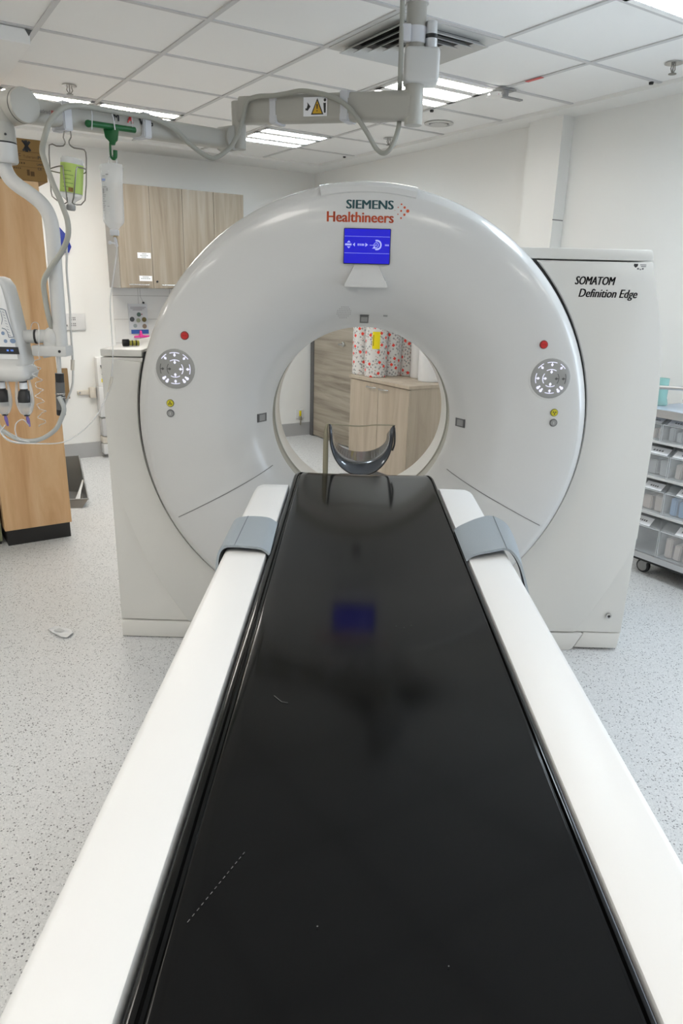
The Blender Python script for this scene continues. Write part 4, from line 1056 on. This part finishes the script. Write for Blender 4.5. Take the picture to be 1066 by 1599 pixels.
# ================================================================== LEFT SIDE OF THE ROOM
lk = thing('tall_locker', 'tall beech-veneer locker standing behind the injector', 'locker', (.70, 4.75, 0), ROOM)
MB(ROOM).box(.51, .905, 4.54, 4.98, .098, 2.10, bev=.003).build('locker_body', M_beech, lk, smooth=False)
MB(ROOM).box(.52, .893, 4.548, 4.96, 0, .10).build('plinth', M_black, lk, smooth=False)
sg = thing('side_cabinet', 'sage green cabinet side at the left edge beside the locker', 'cabinet', (.30, 4.75, 0), ROOM)
MB(ROOM).box(.05, .498, 4.60, 5.0, 0.02, 2.0, bev=.003).build('cabinet_body', M_sage, sg, smooth=False)
MB(ROOM).box(.06, .49, 4.61, 4.99, 0, .03).build('plinth', M_black, sg, smooth=False)
cb_ = thing('cardboard_box', 'brown printed cardboard box on top of the tall locker', 'box', (.76, 4.72, 2.10), ROOM)
MB(ROOM).box(.56, .957, 4.545, 4.93, 2.101, 2.312, bev=.004).build('carton', M_card, cb_, smooth=False)
m = MB(ROOM); yf = 4.5438
def cq(b0, b1, z0, z1): m.quad((b0, yf, z0), (b1, yf, z0), (b1, yf, z1), (b0, yf, z1))
cq(.78, .945, 2.2455, 2.2475); cq(.775, .95, 2.2035, 2.2055); cq(.77, .95, 2.170, 2.1715)
for k in range(5): cq(.786 + k * .013, .794 + k * .013, 2.184, 2.193)
for k in range(4): cq(.786 + k * .010, .792 + k * .010, 2.158, 2.165)
cq(.852, .866, 2.128, 2.158); cq(.870, .890, 2.126, 2.150)
m.build('carton_print', M_cardi, cb_, smooth=False)
m = MB(ROOM)
for s in (1, -1):
    m.poly([(.862 - .024, yf, 2.276 + s * .024), (.862 - .013, yf, 2.276 + s * .028), (.862 + .024, yf, 2.276 - s * .020), (.862 + .015, yf, 2.276 - s * .028)], [(0, 1, 2, 3)])
m.quad((.854, yf, 2.246), (.870, yf, 2.246), (.870, yf, 2.304), (.854, yf, 2.304))
m.build('carton_emblem', M_ink, cb_, smooth=False)
for s, b, z, h_ in (('NC', .800, 2.222, .015), ('Tolerance', .840, 2.216, .014), ('PF', .915, 2.214, .017), ('LARGE', .908, 2.183, .011), ('CE', .910, 2.160, .013)):
    m = MB(ROOM); text_on(m, s, lambda u, v: Vector((b + u, yf, z + v)), height=h_, bold=.01 if s != 'Tolerance' else 0); m.build('carton_lettering', M_ink if s != 'Tolerance' else M_cardi, cb_, smooth=False)

# things on the back wall
t = thing('wall_socket', 'white double socket plate on the back wall beside the locker', 'wall socket', (1.53, 6.68, 1.15), ROOM)
MB(ROOM).box(1.40, 1.612, 6.672, 6.689, 1.157, 1.300, bev=.006).build('plate', M_pipe, t)
m = MB(ROOM)
for b in (1.483, 1.515):
    for z in (1.205, 1.255):
        for db in (-.007, .007):
            for dz in (-.008, .008): m.box(b + db - .004, b + db + .004, 6.6705, 6.673, z + dz - .005, z + dz + .005)
m.box(1.44, 1.455, 6.6705, 6.673, 1.19, 1.205); m.build('socket_holes', M_dgrey, t, smooth=False)
t = thing('wall_socket', 'small white socket low on the wall seen through the bore, yellow tag on it', 'wall socket', (3.80, 6.68, .18), ROOM)
MB(ROOM).box(3.76, 3.86, 6.674, 6.689, .19, .29, bev=.006).build('plate', M_pipe, t)
MB(ROOM).box(3.796, 3.822, 6.668, 6.6735, .215, .275, bev=.003).build('yellow_tag', M_ylab, t)
m = MB(ROOM); m.box(3.800, 3.818, 6.65, 6.673, .175, .213, bev=.003); m.cyl((3.808, 6.66, .18), (3.808, 6.665, .12), .006, 8); m.build('plug', M_khaki, t)
tag(MB(ROOM).prism([(1.40, 6.66, 1.80), (1.52, 6.66, 1.80), (1.545, 6.66, 1.85), (1.515, 6.66, 1.94), (1.46, 6.66, 2.005), (1.40, 6.66, 1.985)], (0, .028, 0), bev=.004).build('folded_apron', M_blue), 'blue folded plastic on the back wall behind the drop tube', 'plastic sheet')
tag(MB(ROOM).box(1.27, 1.418, 6.66, 6.688, .56, .83, bev=.003).build('board', mat('brown_board', (.24, .15, .065), .6)), 'small brown wooden board on the back wall behind the grip handle', 'board')
t = thing('wall_latch', 'cream pipe bracket with round screw on the back wall', 'bracket', (1.57, 6.66, .59), ROOM)
MB(ROOM).box(1.487, 1.62, 6.668, 6.689, .585, .625, bev=.006).build('latch_arm', M_cream, t)
m = MB(ROOM); m.box(1.59, 1.645, 6.645, 6.689, .555, .65, bev=.006); m.build('latch_body', M_cream, t)
MB(ROOM).cyl((1.507, 6.669, .606), (1.507, 6.664, .606), .010, 12).build('screw', M_steel, t)
t = thing('wall_pipe_unit', 'white narrow unit on the back wall beside the left gantry panel', 'wall unit', (1.72, 6.6, .06), ROOM)
MB(ROOM).box(1.655, 1.79, 6.58, 6.689, .38, .66, bev=.012).build('upper_body', M_pipe, t)
MB(ROOM).box(1.665, 1.78, 6.59, 6.689, .20, .37, bev=.01).build('lower_body', mat('pale_grey_plastic', (.55, .55, .55), .4), t)
MB(ROOM).box(1.66, 1.80, 6.60, 6.689, .66, .92, bev=.01).build('back_plate', M_wall, t)
MB(ROOM).box(1.69, 1.73, 6.595, 6.6, .70, .73).build('yellow_mark', M_ylab, t, smooth=False)
m = MB(ROOM); m.tube([(1.70, 6.60, .83), (1.69, 6.58, .85), (1.705, 6.575, .80), (1.70, 6.59, .77)], .007, 8, smooth=4); m.build('hook', M_dgrey, t)
m = MB(ROOM); m.box(1.66, 1.77, 6.60, 6.689, .135, .195, bev=.006); m.build('drain_cap', M_cream, t)
m = MB(ROOM); m.box(1.66, 1.79, 6.58, 6.689, .03, .13, bev=.012); m.build('drain_trap', M_pipe, t)

# hanging cupboard
wc_ = thing('wall_cupboard', 'pale oak wall cupboard with four doors left of the scanner ring', 'wall cupboard', (2.43, 6.5, 1.524), ROOM)
MB(ROOM).box(1.852, 3.022, 6.372, 6.689, 1.524, 2.352).build('carcass', mat('cupboard_grey', (.40, .39, .37), .5), wc_, smooth=False)
edges = [1.855, 2.142, 2.434, 2.727, 3.020]
for k in range(4):
    d = MB(ROOM).box(edges[k] + .0015, edges[k + 1] - .0015, 6.352, 6.371, 1.526, 2.35, bev=.0012).build('cupboard_door', M_oakv, wc_, smooth=False)
    m = MB(ROOM); c = (edges[k] + edges[k + 1]) / 2 + .01
    m.tube([(c - .09, 6.328, 1.555), (c + .09, 6.328, 1.555)], .005, 10); 
    for s in (-.06, .06): m.cyl((c + s, 6.328, 1.555), (c + s, 6.352, 1.555), .004, 8)
    m.build('door_handle', M_steel, d)
    if k == 1: MB(ROOM).cyl((2.175, 6.352, 1.583), (2.175, 6.346, 1.583), .009, 12).build('key_lock', M_black, d)
    if k == 0:
        for z, hh in ((1.795, .046), (1.607, .044)):
            p = MB(ROOM).box(2.018 - (z > 1.7) * .005, 2.130, 6.3505, 6.352, z - hh / 2, z + hh / 2).build('door_label', M_paper, d, smooth=False)
            m = MB(ROOM)
            for q, (x0, x1) in enumerate(((.035, .075), (.02, .09), (.03, .07)) if z > 1.7 else ((.03, .085), (.015, .10))):
                zz = z + .012 - q * .013
                n_ = 5
                for e in range(n_): m.quad((2.018 + x0 + (x1 - x0) * e / n_, 6.3500, zz - .003), (2.018 + x0 + (x1 - x0) * (e + .7) / n_, 6.3500, zz - .003), (2.018 + x0 + (x1 - x0) * (e + .7) / n_, 6.3500, zz + .003), (2.018 + x0 + (x1 - x0) * e / n_, 6.3500, zz + .003))
            m.build('label_print', M_inkg, d, smooth=False)
po = thing('wall_poster', 'white poster with round pictures and a blue foot on the wall tiles', 'poster', (2.09, 6.68, 1.10), ROOM)
MB(ROOM).box(2.0, 2.178, 6.676, 6.681, 1.115, 1.385).build('sheet', mat('poster_paper', (.62, .63, .66), .4), po, smooth=False)
MB(ROOM).box(2.015, 2.178, 6.6745, 6.676, 1.118, 1.155).build('blue_foot', mat('poster_blue', (.03, .10, .38), .5), po, smooth=False)
def pdisc(b, z, r, mt):
    m = MB(ROOM); m.poly([(b + r * math.cos(2 * PI * k / 16), 6.6752, z + r * math.sin(2 * PI * k / 16)) for k in range(16)], [tuple(range(16))]); m.build('picture', mt, po, smooth=False)
pdisc(2.095, 1.290, .020, mat('pic_green', (.10, .16, .14), .6)); pdisc(2.030, 1.248, .022, mat('pic_dark', (.06, .07, .08), .6)); pdisc(2.087, 1.238, .020, mat('pic_pale', (.35, .38, .28), .6))
pdisc(2.142, 1.245, .022, mat('pic_olive', (.16, .13, .04), .6)); pdisc(2.055, 1.190, .018, mat('pic_grey', (.30, .34, .35), .6)); pdisc(2.142, 1.185, .021, mat('pic_tan', (.26, .19, .14), .6)); pdisc(2.122, 1.292, .006, mat('pic_rose', (.4, .1, .15), .6))
m = MB(ROOM)
for k, (x0, x1) in enumerate(((2.02, 2.165), (2.02, 2.15), (2.04, 2.13))): m.quad((x0, 6.6752, 1.352 - k * .012), (x1, 6.6752, 1.352 - k * .012), (x1, 6.6752, 1.357 - k * .012), (x0, 6.6752, 1.357 - k * .012))
m.build('poster_heading', mat('grey_mauve', (.30, .27, .32), .6), po, smooth=False)
m = MB(ROOM); m.cyl((2.143, 6.684, 1.395), (2.143, 6.664, 1.395), .008, 10); m.tube([(2.143, 6.68, 1.40), (2.12, 6.68, 1.45), (2.12, 6.68, 1.524)], .001, 5); m.build('peg', M_ink, po)
pk = thing('pink_ribbon', 'bright pink plastic ribbon below the poster', 'ribbon', (2.12, 6.66, 1.07), ROOM)
m = MB(ROOM); m.prism([(2.04, 6.662, 1.083), (2.175, 6.662, 1.083), (2.18, 6.662, 1.102), (2.12, 6.662, 1.105), (2.04, 6.662, 1.098)], (0, .025, 0), bev=.002)
m.prism([(2.085, 6.656, 1.088), (2.125, 6.656, 1.088), (2.112, 6.656, 1.12), (2.108, 6.656, 1.145), (2.092, 6.656, 1.148), (2.09, 6.656, 1.12)], (0, .03, 0), bev=.003); m.build('ribbon_band', M_pink, pk)

# small torch on the gantry shoulder
t = thing('penlight', 'small yellow and black torch lying on the left gantry lid', 'torch', (-.96, 3.10, 1.318))
MB().cyl((-.990, 3.10, 1.333), (-.964, 3.113, 1.333), .0148, 20, bev=.003).build('torch_head', M_black, t)
MB().cyl((-.964, 3.113, 1.331), (-.926, 3.130, 1.331), .0115, 18, bev=.002).build('torch_barrel', mat('torch_yellow', (.50, .46, .08), .35), t)
m = MB()
for k in (.010, .026): 
    a = Vector((-.964, 3.113, 1.331)); d = (Vector((-.926, 3.130, 1.331)) - a).normalized(); m.cyl(a + d * k, a + d * (k + .005), .0121, 18)
m.build('torch_bands', M_black, t)

# grey tilted bin on the floor behind the locker, and what lies in it
bn = thing('waste_pan', 'tilted grey metal pan on the floor behind the locker', 'bin', (-2.05, 5.1, 0))
rimN = [(-2.12, 4.86, .055), (-1.895, 4.90, .062)]; rimF = [(-2.29, 5.30, .262), (-2.092, 5.30, .282)]
botN = [(-2.10, 4.84, .0), (-1.935, 4.865, .0)]; botF = [(-2.22, 5.27, .0), (-2.07, 5.27, .0)]
V = rimN + rimF + botN + botF
m = MB(); m.poly(V, [(0, 1, 5, 4), (2, 3, 7, 6), (0, 2, 6, 4), (1, 3, 7, 5), (4, 5, 7, 6)]); ob = m.build('pan', M_bin, bn, smooth=False)
md = ob.modifiers.new('thickness', 'SOLIDIFY'); md.thickness = .006; md.offset = -1
MB().tube([V[0], V[1], V[3], V[2], V[0]], .006, 8).build('rim', M_bin, bn)
m = MB(); m.prism([(-2.005, 4.93, .030), (-1.972, 4.935, .030), (-1.985, 5.02, .085), (-1.99, 5.10, .14), (-2.004, 5.10, .14), (-2.004, 5.02, .085)], (.0, -.006, .012), bev=.002)
sc = m.build('plastic_spoon', mat('white_glossy', (.75, .77, .78), .3)); tag(sc, 'white plastic strip lying in the grey pan', 'plastic strip')

# paper scrap on the floor
t = thing('peeled_wrapper', 'small torn white wrapper lying on the floor by the gantry', 'wrapper', (-1.32, 2.955, 0))
import_pts = [(-.085, .028), (-.055, .034), (-.040, .044), (.010, .028), (.035, .018), (.055, .004), (.058, -.016), (.045, -.034), (.020, -.038), (-.010, -.022), (-.045, -.004), (-.075, .012)]
def sp2(u, v, z):
    return (-1.325 + u * .95, 2.955 + v * 1.35, z)
P = [sp2(u, v, .003 + .012 * (abs(math.sin(i * 1.3)))) for i, (u, v) in enumerate(import_pts)]
m = MB(); c0 = len(P); inner = [sp2(u * .75, v * .72, .0025) for u, v in import_pts]
nP = len(import_pts); m.poly(P + inner + [sp2(0, 0, .002)], [(k, (k + 1) % nP, nP + (k + 1) % nP, nP + k) for k in range(nP)] + [(nP + k, nP + (k + 1) % nP, 2 * nP) for k in range(nP)])
ob = m.build('wrapper_film', mat('wrapper_white', (.78, .79, .80), .35), t, ang=60)
md = ob.modifiers.new('thickness', 'SOLIDIFY'); md.thickness = .0015
m = MB(); m.poly([sp2(-.052, .030, .0062), sp2(-.038, .038, .0062), (sp2(.005, .018, .0062)), sp2(-.008, .004, .0062), sp2(-.048, .012, .0062)], [(0, 1, 2, 3, 4)]); m.build('wrapper_fold', mat('wrapper_grey', (.50, .51, .52), .5), t, smooth=False)

# ================================================================== SEEN THROUGH THE BORE
ct = thing('low_cabinet', 'grey oak base cabinet with two doors seen through the bore', 'cabinet', (3.71, 4.75, 0), ROOM)
MB(ROOM).box(3.468, RW - .002, 4.335, 5.16, .08, .826).build('carcass', M_oakg, ct, smooth=False)
MB(ROOM).box(3.44, RW - .002, 4.325, 5.17, .828, .855, bev=.002).build('worktop', M_oakg, ct, smooth=False)
MB(ROOM).box(3.49, RW - .01, 4.345, 5.15, 0, .08).build('plinth', M_dgrey, ct, smooth=False)
for a0, a1, ha in ((4.335, 4.742, 4.66), (4.747, 5.16, 4.83)):
    d = MB(ROOM).box(3.449, 3.467, a0, a1, .085, .822, bev=.0012).build('cabinet_door', M_oakg, ct, smooth=False)
    m = MB(ROOM); m.tube([(3.44, ha - .06, .787), (3.425, ha - .045, .787), (3.425, ha + .045, .787), (3.44, ha + .06, .787)], .007, 10, smooth=3); m.build('door_handle', M_steel, d)
def roll(b, a, r, hgt, label, group, mt, lab=False):
    z0 = .856
    t = thing('paper_roll', label, 'paper roll', (b, a, z0), ROOM, group)
    m = MB(ROOM); prof = [(.02, z0), (r - .004, z0), (r, z0 + .005), (r, z0 + hgt - .005), (r - .004, z0 + hgt), (.022, z0 + hgt), (.02, z0 + hgt - .02)]
    m.lathe(prof, (b, a, 0), n=40)
    o = m.build('wrapped_roll', mt, t)
    me = o.data; uv = me.uv_layers.new(name='UVMap'); ph = random.random()
    for p in me.polygons:
        an = [math.atan2(me.vertices[v].co.y, me.vertices[v].co.x) % (2 * PI) for v in p.vertices]
        if max(an) - min(an) > PI: an = [q + 2 * PI if q < PI else q for q in an]
        for li, q in zip(p.loop_indices, an): uv.data[li].uv = (q * r + ph, me.vertices[me.loops[li].vertex_index].co.z + ph)
    if lab:
        m = MB(ROOM); m.lathe([(r + .001, z0 + .235), (r + .001, z0 + .375)], (b, a, 0), n=8, a0=math.radians(214), a1=math.radians(253)); m.build('yellow_label', M_ylab, t)
        m = MB(ROOM); m.lathe([(r + .0015, z0 + .26), (r + .0015, z0 + .35)], (b, a, 0), n=4, a0=math.radians(218), a1=math.radians(221)); m.build('label_print', M_cardi, t)
    m = MB(ROOM); m.lathe([(.0195, z0 + .02), (.0195, z0 + hgt)], (b, a, 0), n=20); m.build('cardboard_core', M_card, t)
roll(3.555, 5.14, .088, .60, 'leftmost patterned paper roll standing on the low cabinet', 'patterned paper rolls', M_wrap)
roll(3.565, 4.957, .094, .62, 'patterned paper roll with the yellow label on the low cabinet', 'patterned paper rolls', M_wrap, True)
roll(3.735, 4.965, .075, .60, 'third patterned paper roll from the left, right of the labelled one', 'patterned paper rolls', M_wrap)
roll(3.868, 4.89, .071, .58, 'rightmost patterned paper roll beside the white rolls', 'patterned paper rolls', M_wrap)
roll(3.868, 4.738, .078, .55, 'narrow white paper roll between the patterned rolls and the wide one', 'white paper rolls', M_pipe)
roll(3.80, 4.52, .095, .55, 'white paper roll at the right end of the low cabinet', 'white paper rolls', M_pipe)

# ================================================================== TROLLEY ON THE RIGHT
tr_ = thing('storage_trolley', 'aluminium trolley of clear bins along the right wall, partly behind the gantry', 'trolley', (3.78, 1.98, 0), ROOM)
TB0, TB1, TA0, TA1 = 3.61, 3.93, 1.60, 2.375
m = MB(ROOM); m.box(TB0 - .02, TB1, TA0, TA1 + .02, .955, .978, bev=.004); m.build('top_shelf', mat('trolley_top', (.50, .57, .68), .25), tr_)
m = MB(ROOM); m.box(TB0 - .022, TB0 - .014, TA0, TA1 + .02, .935, .978); m.build('top_edge', M_alu, tr_, smooth=False)
for z in (.802, .60, .39):
    MB(ROOM).box(TB0 - .01, TB1, TA0, TA1, z - .014, z, bev=.002).build('shelf', M_trol, tr_, smooth=False)
MB(ROOM).box(TB0 - .015, TB1, TA0, TA1 + .005, .105, .14, bev=.003).build('bottom_shelf', M_alu, tr_, smooth=False)
MB(ROOM).box(TB0 + .0, TB1, TA0 + .01, TA1 - .01, .088, .105).build('chassis', M_black, tr_, smooth=False)
for b in (TB0 + .005, TB1 - .025):
    for a in (TA0, TA1 - .02):
        if b > 3.7 or a < 2: MB(ROOM).box(b, b + .02, a, a + .02, .14, .955).build('post', M_trol, tr_, smooth=False)
MB(ROOM).box(TB1 - .012, TB1 - .004, TA0 + .02, TA1 - .02, .14, .955).build('back_panel', M_trol, tr_, smooth=False)
MB(ROOM).box(TB0 + .02, TB1 - .012, TA1 - .006, TA1, .14, .955).build('end_panel', M_trol, tr_, smooth=False)
m = MB(ROOM); m.tube([(3.66, 2.40, 1.085), (3.66, 2.2, 1.10), (3.66, 1.62, 1.12)], .011, 12); m.tube([(3.66, 2.39, 1.086), (3.66, 2.39, .97)], .009, 10); m.tube([(3.66, 1.63, 1.12), (3.66, 1.63, .97)], .009, 10); m.build('push_bar', M_alu, tr_)
MB(ROOM).cyl((3.66, 2.17, 1.102), (3.66, 2.10, 1.106), .014, 14).build('bar_sleeve', M_dgrey, tr_)
for b, a in ((3.665, 2.285), (3.665, 1.68), (3.88, 2.30), (3.88, 1.68)):
    c = MB(ROOM); c.cyl((b - .012, a, .042), (b + .012, a, .042), .042, 28, bev=.006); w_ = c.build('caster_wheel', M_black, tr_)
    MB(ROOM).cyl((b - .0145, a, .042), (b + .0145, a, .042), .030, 24).build('wheel_hub', M_grey, w_)
    m = MB(ROOM); m.box(b - .02, b + .02, a - .035, a + .015, .07, .090, bev=.004); m.box(b - .019, b - .0155, a - .028, a + .012, .035, .08); m.box(b + .0155, b + .019, a - .028, a + .012, .035, .08); m.build('caster_fork', M_grey, tr_)
ROWS = [(.802, .945, (2.37, 2.272, 2.10, 1.93), 'top'), (.60, .785, (2.37, 2.198, 2.02, 1.84), 'second'), (.39, .582, (2.37, 2.192, 2.008, 1.82), 'third'), (.14, .372, (2.37, 2.182, 1.985, 1.79), 'bottom')]
COLN = ['left', 'right']
def tilt_bin(a1, a0, z0, z1, label, card):
    t = thing('storage_bin', label, 'bin', (3.72, (a0 + a1) / 2, z0), ROOM, 'clear tilt bins on the trolley')
    g_ = .003; h_ = z1 - z0 - .012; b0 = TB0 - .004; bt_ = TB0 + .05; b1 = TB1 - .03; a0 += g_; a1 -= g_; zf = z0 + .002; zl = z0 + h_ * .72; zt_ = z0 + h_ * .93
    m = MB(ROOM)
    V = [(b0, a0, zf), (b0, a1, zf), (b1, a1, zf), (b1, a0, zf), (b0, a0, zl), (b0, a1, zl), (bt_, a1, zt_), (bt_, a0, zt_), (b1, a1, zt_), (b1, a0, zt_)]
    m.poly(V, [(0, 1, 2, 3), (0, 1, 5, 4), (4, 5, 6, 7), (2, 3, 9, 8), (0, 3, 9, 7, 4), (1, 2, 8, 6, 5)])
    m.build('bin_shell', M_clear, t, smooth=False)
    m = MB(ROOM); m.tube([(b0 - .001, a0, zl), (b0 - .001, a1, zl)], .0022, 6); m.tube([(b0, a0 + .001, zf), (b0, a0 + .001, zl)], .002, 6); m.tube([(b0, a1 - .001, zf), (b0, a1 - .001, zl)], .002, 6); m.build('bin_edges', mat('edge_white', (.78, .80, .82), .2, alpha=.8), t)
    w0, w1 = card
    la = a1 - (a1 - a0) * w0; lb = a1 - (a1 - a0) * w1
    p = lambda a, s, o: (b0 + (bt_ - b0) * s - .0015 - o * .3, a, zl + (zt_ - zl) * s + .0015 + o)
    m = MB(ROOM); m.poly([p(la, .08, 0), p(lb, .08, 0), p(lb, .92, 0), p(la, .92, 0)], [(0, 1, 2, 3)]); m.build('label_card', M_paper, t, smooth=False)
    m = MB(ROOM)
    for k in range(4):
        q0 = la + (lb - la) * (.28 + k * .12); q1 = la + (lb - la) * (.36 + k * .12); m.poly([p(q0, .42, .0006), p(q1, .42, .0006), p(q1, .6, .0006), p(q0, .6, .0006)], [(0, 1, 2, 3)])
    m.build('label_print', M_inkg, t, smooth=False)
    return a0, a1, zf
CARDS = {(0, 0): (.1, .9), (0, 1): (.12, .85), (1, 0): (.05, .9), (1, 1): (.05, .95), (2, 0): (.2, .85), (2, 1): (.35, .75), (3, 0): (.0, .62), (3, 1): (.45, .95), (0, 2): (.2, .8), (1, 2): (.2, .8), (2, 2): (.2, .8), (3, 2): (.2, .8)}
SHOW = {0: (0, 1), 1: (0, 1), 2: (0, 1), 3: (0, 1)}
for ri, (z0, z1, A_, rn) in enumerate(ROWS):
    for ci in (0, 1, 2):
        lab = 'clear bin on the %s trolley row, %s' % (rn, ('beside the gantry', 'second from the gantry', 'third from the gantry')[ci])
        a0, a1, zf = tilt_bin(A_[ci], A_[ci + 1], z0, z1, lab, CARDS[(ri, ci)])
        if ci == 2: continue
        # contents: one packet pile each
        hh = (z1 - z0) * .5
        spec = {(0, 0): (M_beige, 'beige packet in the top row bin beside the gantry'), (0, 1): (M_gpack, 'bundle of grey packets in the top row bin at right'), (1, 0): (M_gpack, 'crumpled grey packs in the second row bin beside the gantry'), (1, 1): (M_beige, 'pale upright packets in the second row bin at right'), (2, 0): (M_beige, 'flat beige pack in the third row bin beside the gantry'), (2, 1): (M_bluep, 'pale blue boxes in the third row bin at right'), (3, 1): (M_beige, 'beige folded pads in the bottom row bin at right')}
        if (ri, ci) in spec:
            mt, lb = spec[(ri, ci)]
            w_ = a1 - a0
            m = MB(ROOM)
            nn = 2 if ci == 0 else 3
            for k in range(nn):
                c0 = a0 + .012 + (w_ - .024) * k / nn; c1 = a0 + .012 + (w_ - .024) * (k + .85) / nn
                tilt = random.uniform(-.15, .15); hk = hh * random.uniform(.75, 1.1)
                bx = bmesh.new(); bmesh.ops.create_cube(bx, size=1)
                for v in bx.verts: v.co = Vector((v.co.x * .12, v.co.y * (c1 - c0) * .9, v.co.z * hk))
                bmesh.ops.bevel(bx, geom=bx.edges[:], offset=.006, segments=2, affect='EDGES')
                m.add(bx, Matrix.Translation((3.70, (c0 + c1) / 2, zf + hk / 2 + .003)) @ Matrix.Rotation(tilt * .3, 4, 'X'))
            tag(m.build('packet_bundle', mt), lb, 'packets', 'packets in the trolley bins')
t = thing('teal_jug', 'translucent teal plastic cup standing on the trolley beside the gantry', 'cup', (3.74, 2.36, .979), ROOM)
MB(ROOM).lathe([(0, .980), (.042, .980), (.045, .99), (.036, 1.02), (.036, 1.13), (.033, 1.13), (.033, 1.0), (0, .99)], (3.74, 2.40, 0), n=28).build('cup', M_tealp, t)
tag(MB(ROOM).sphere((3.80, 2.235, 1.018), .04, 1, 1.5, .95).build('plastic_bag', M_clear), 'crumpled clear plastic on the trolley top', 'plastic bag')
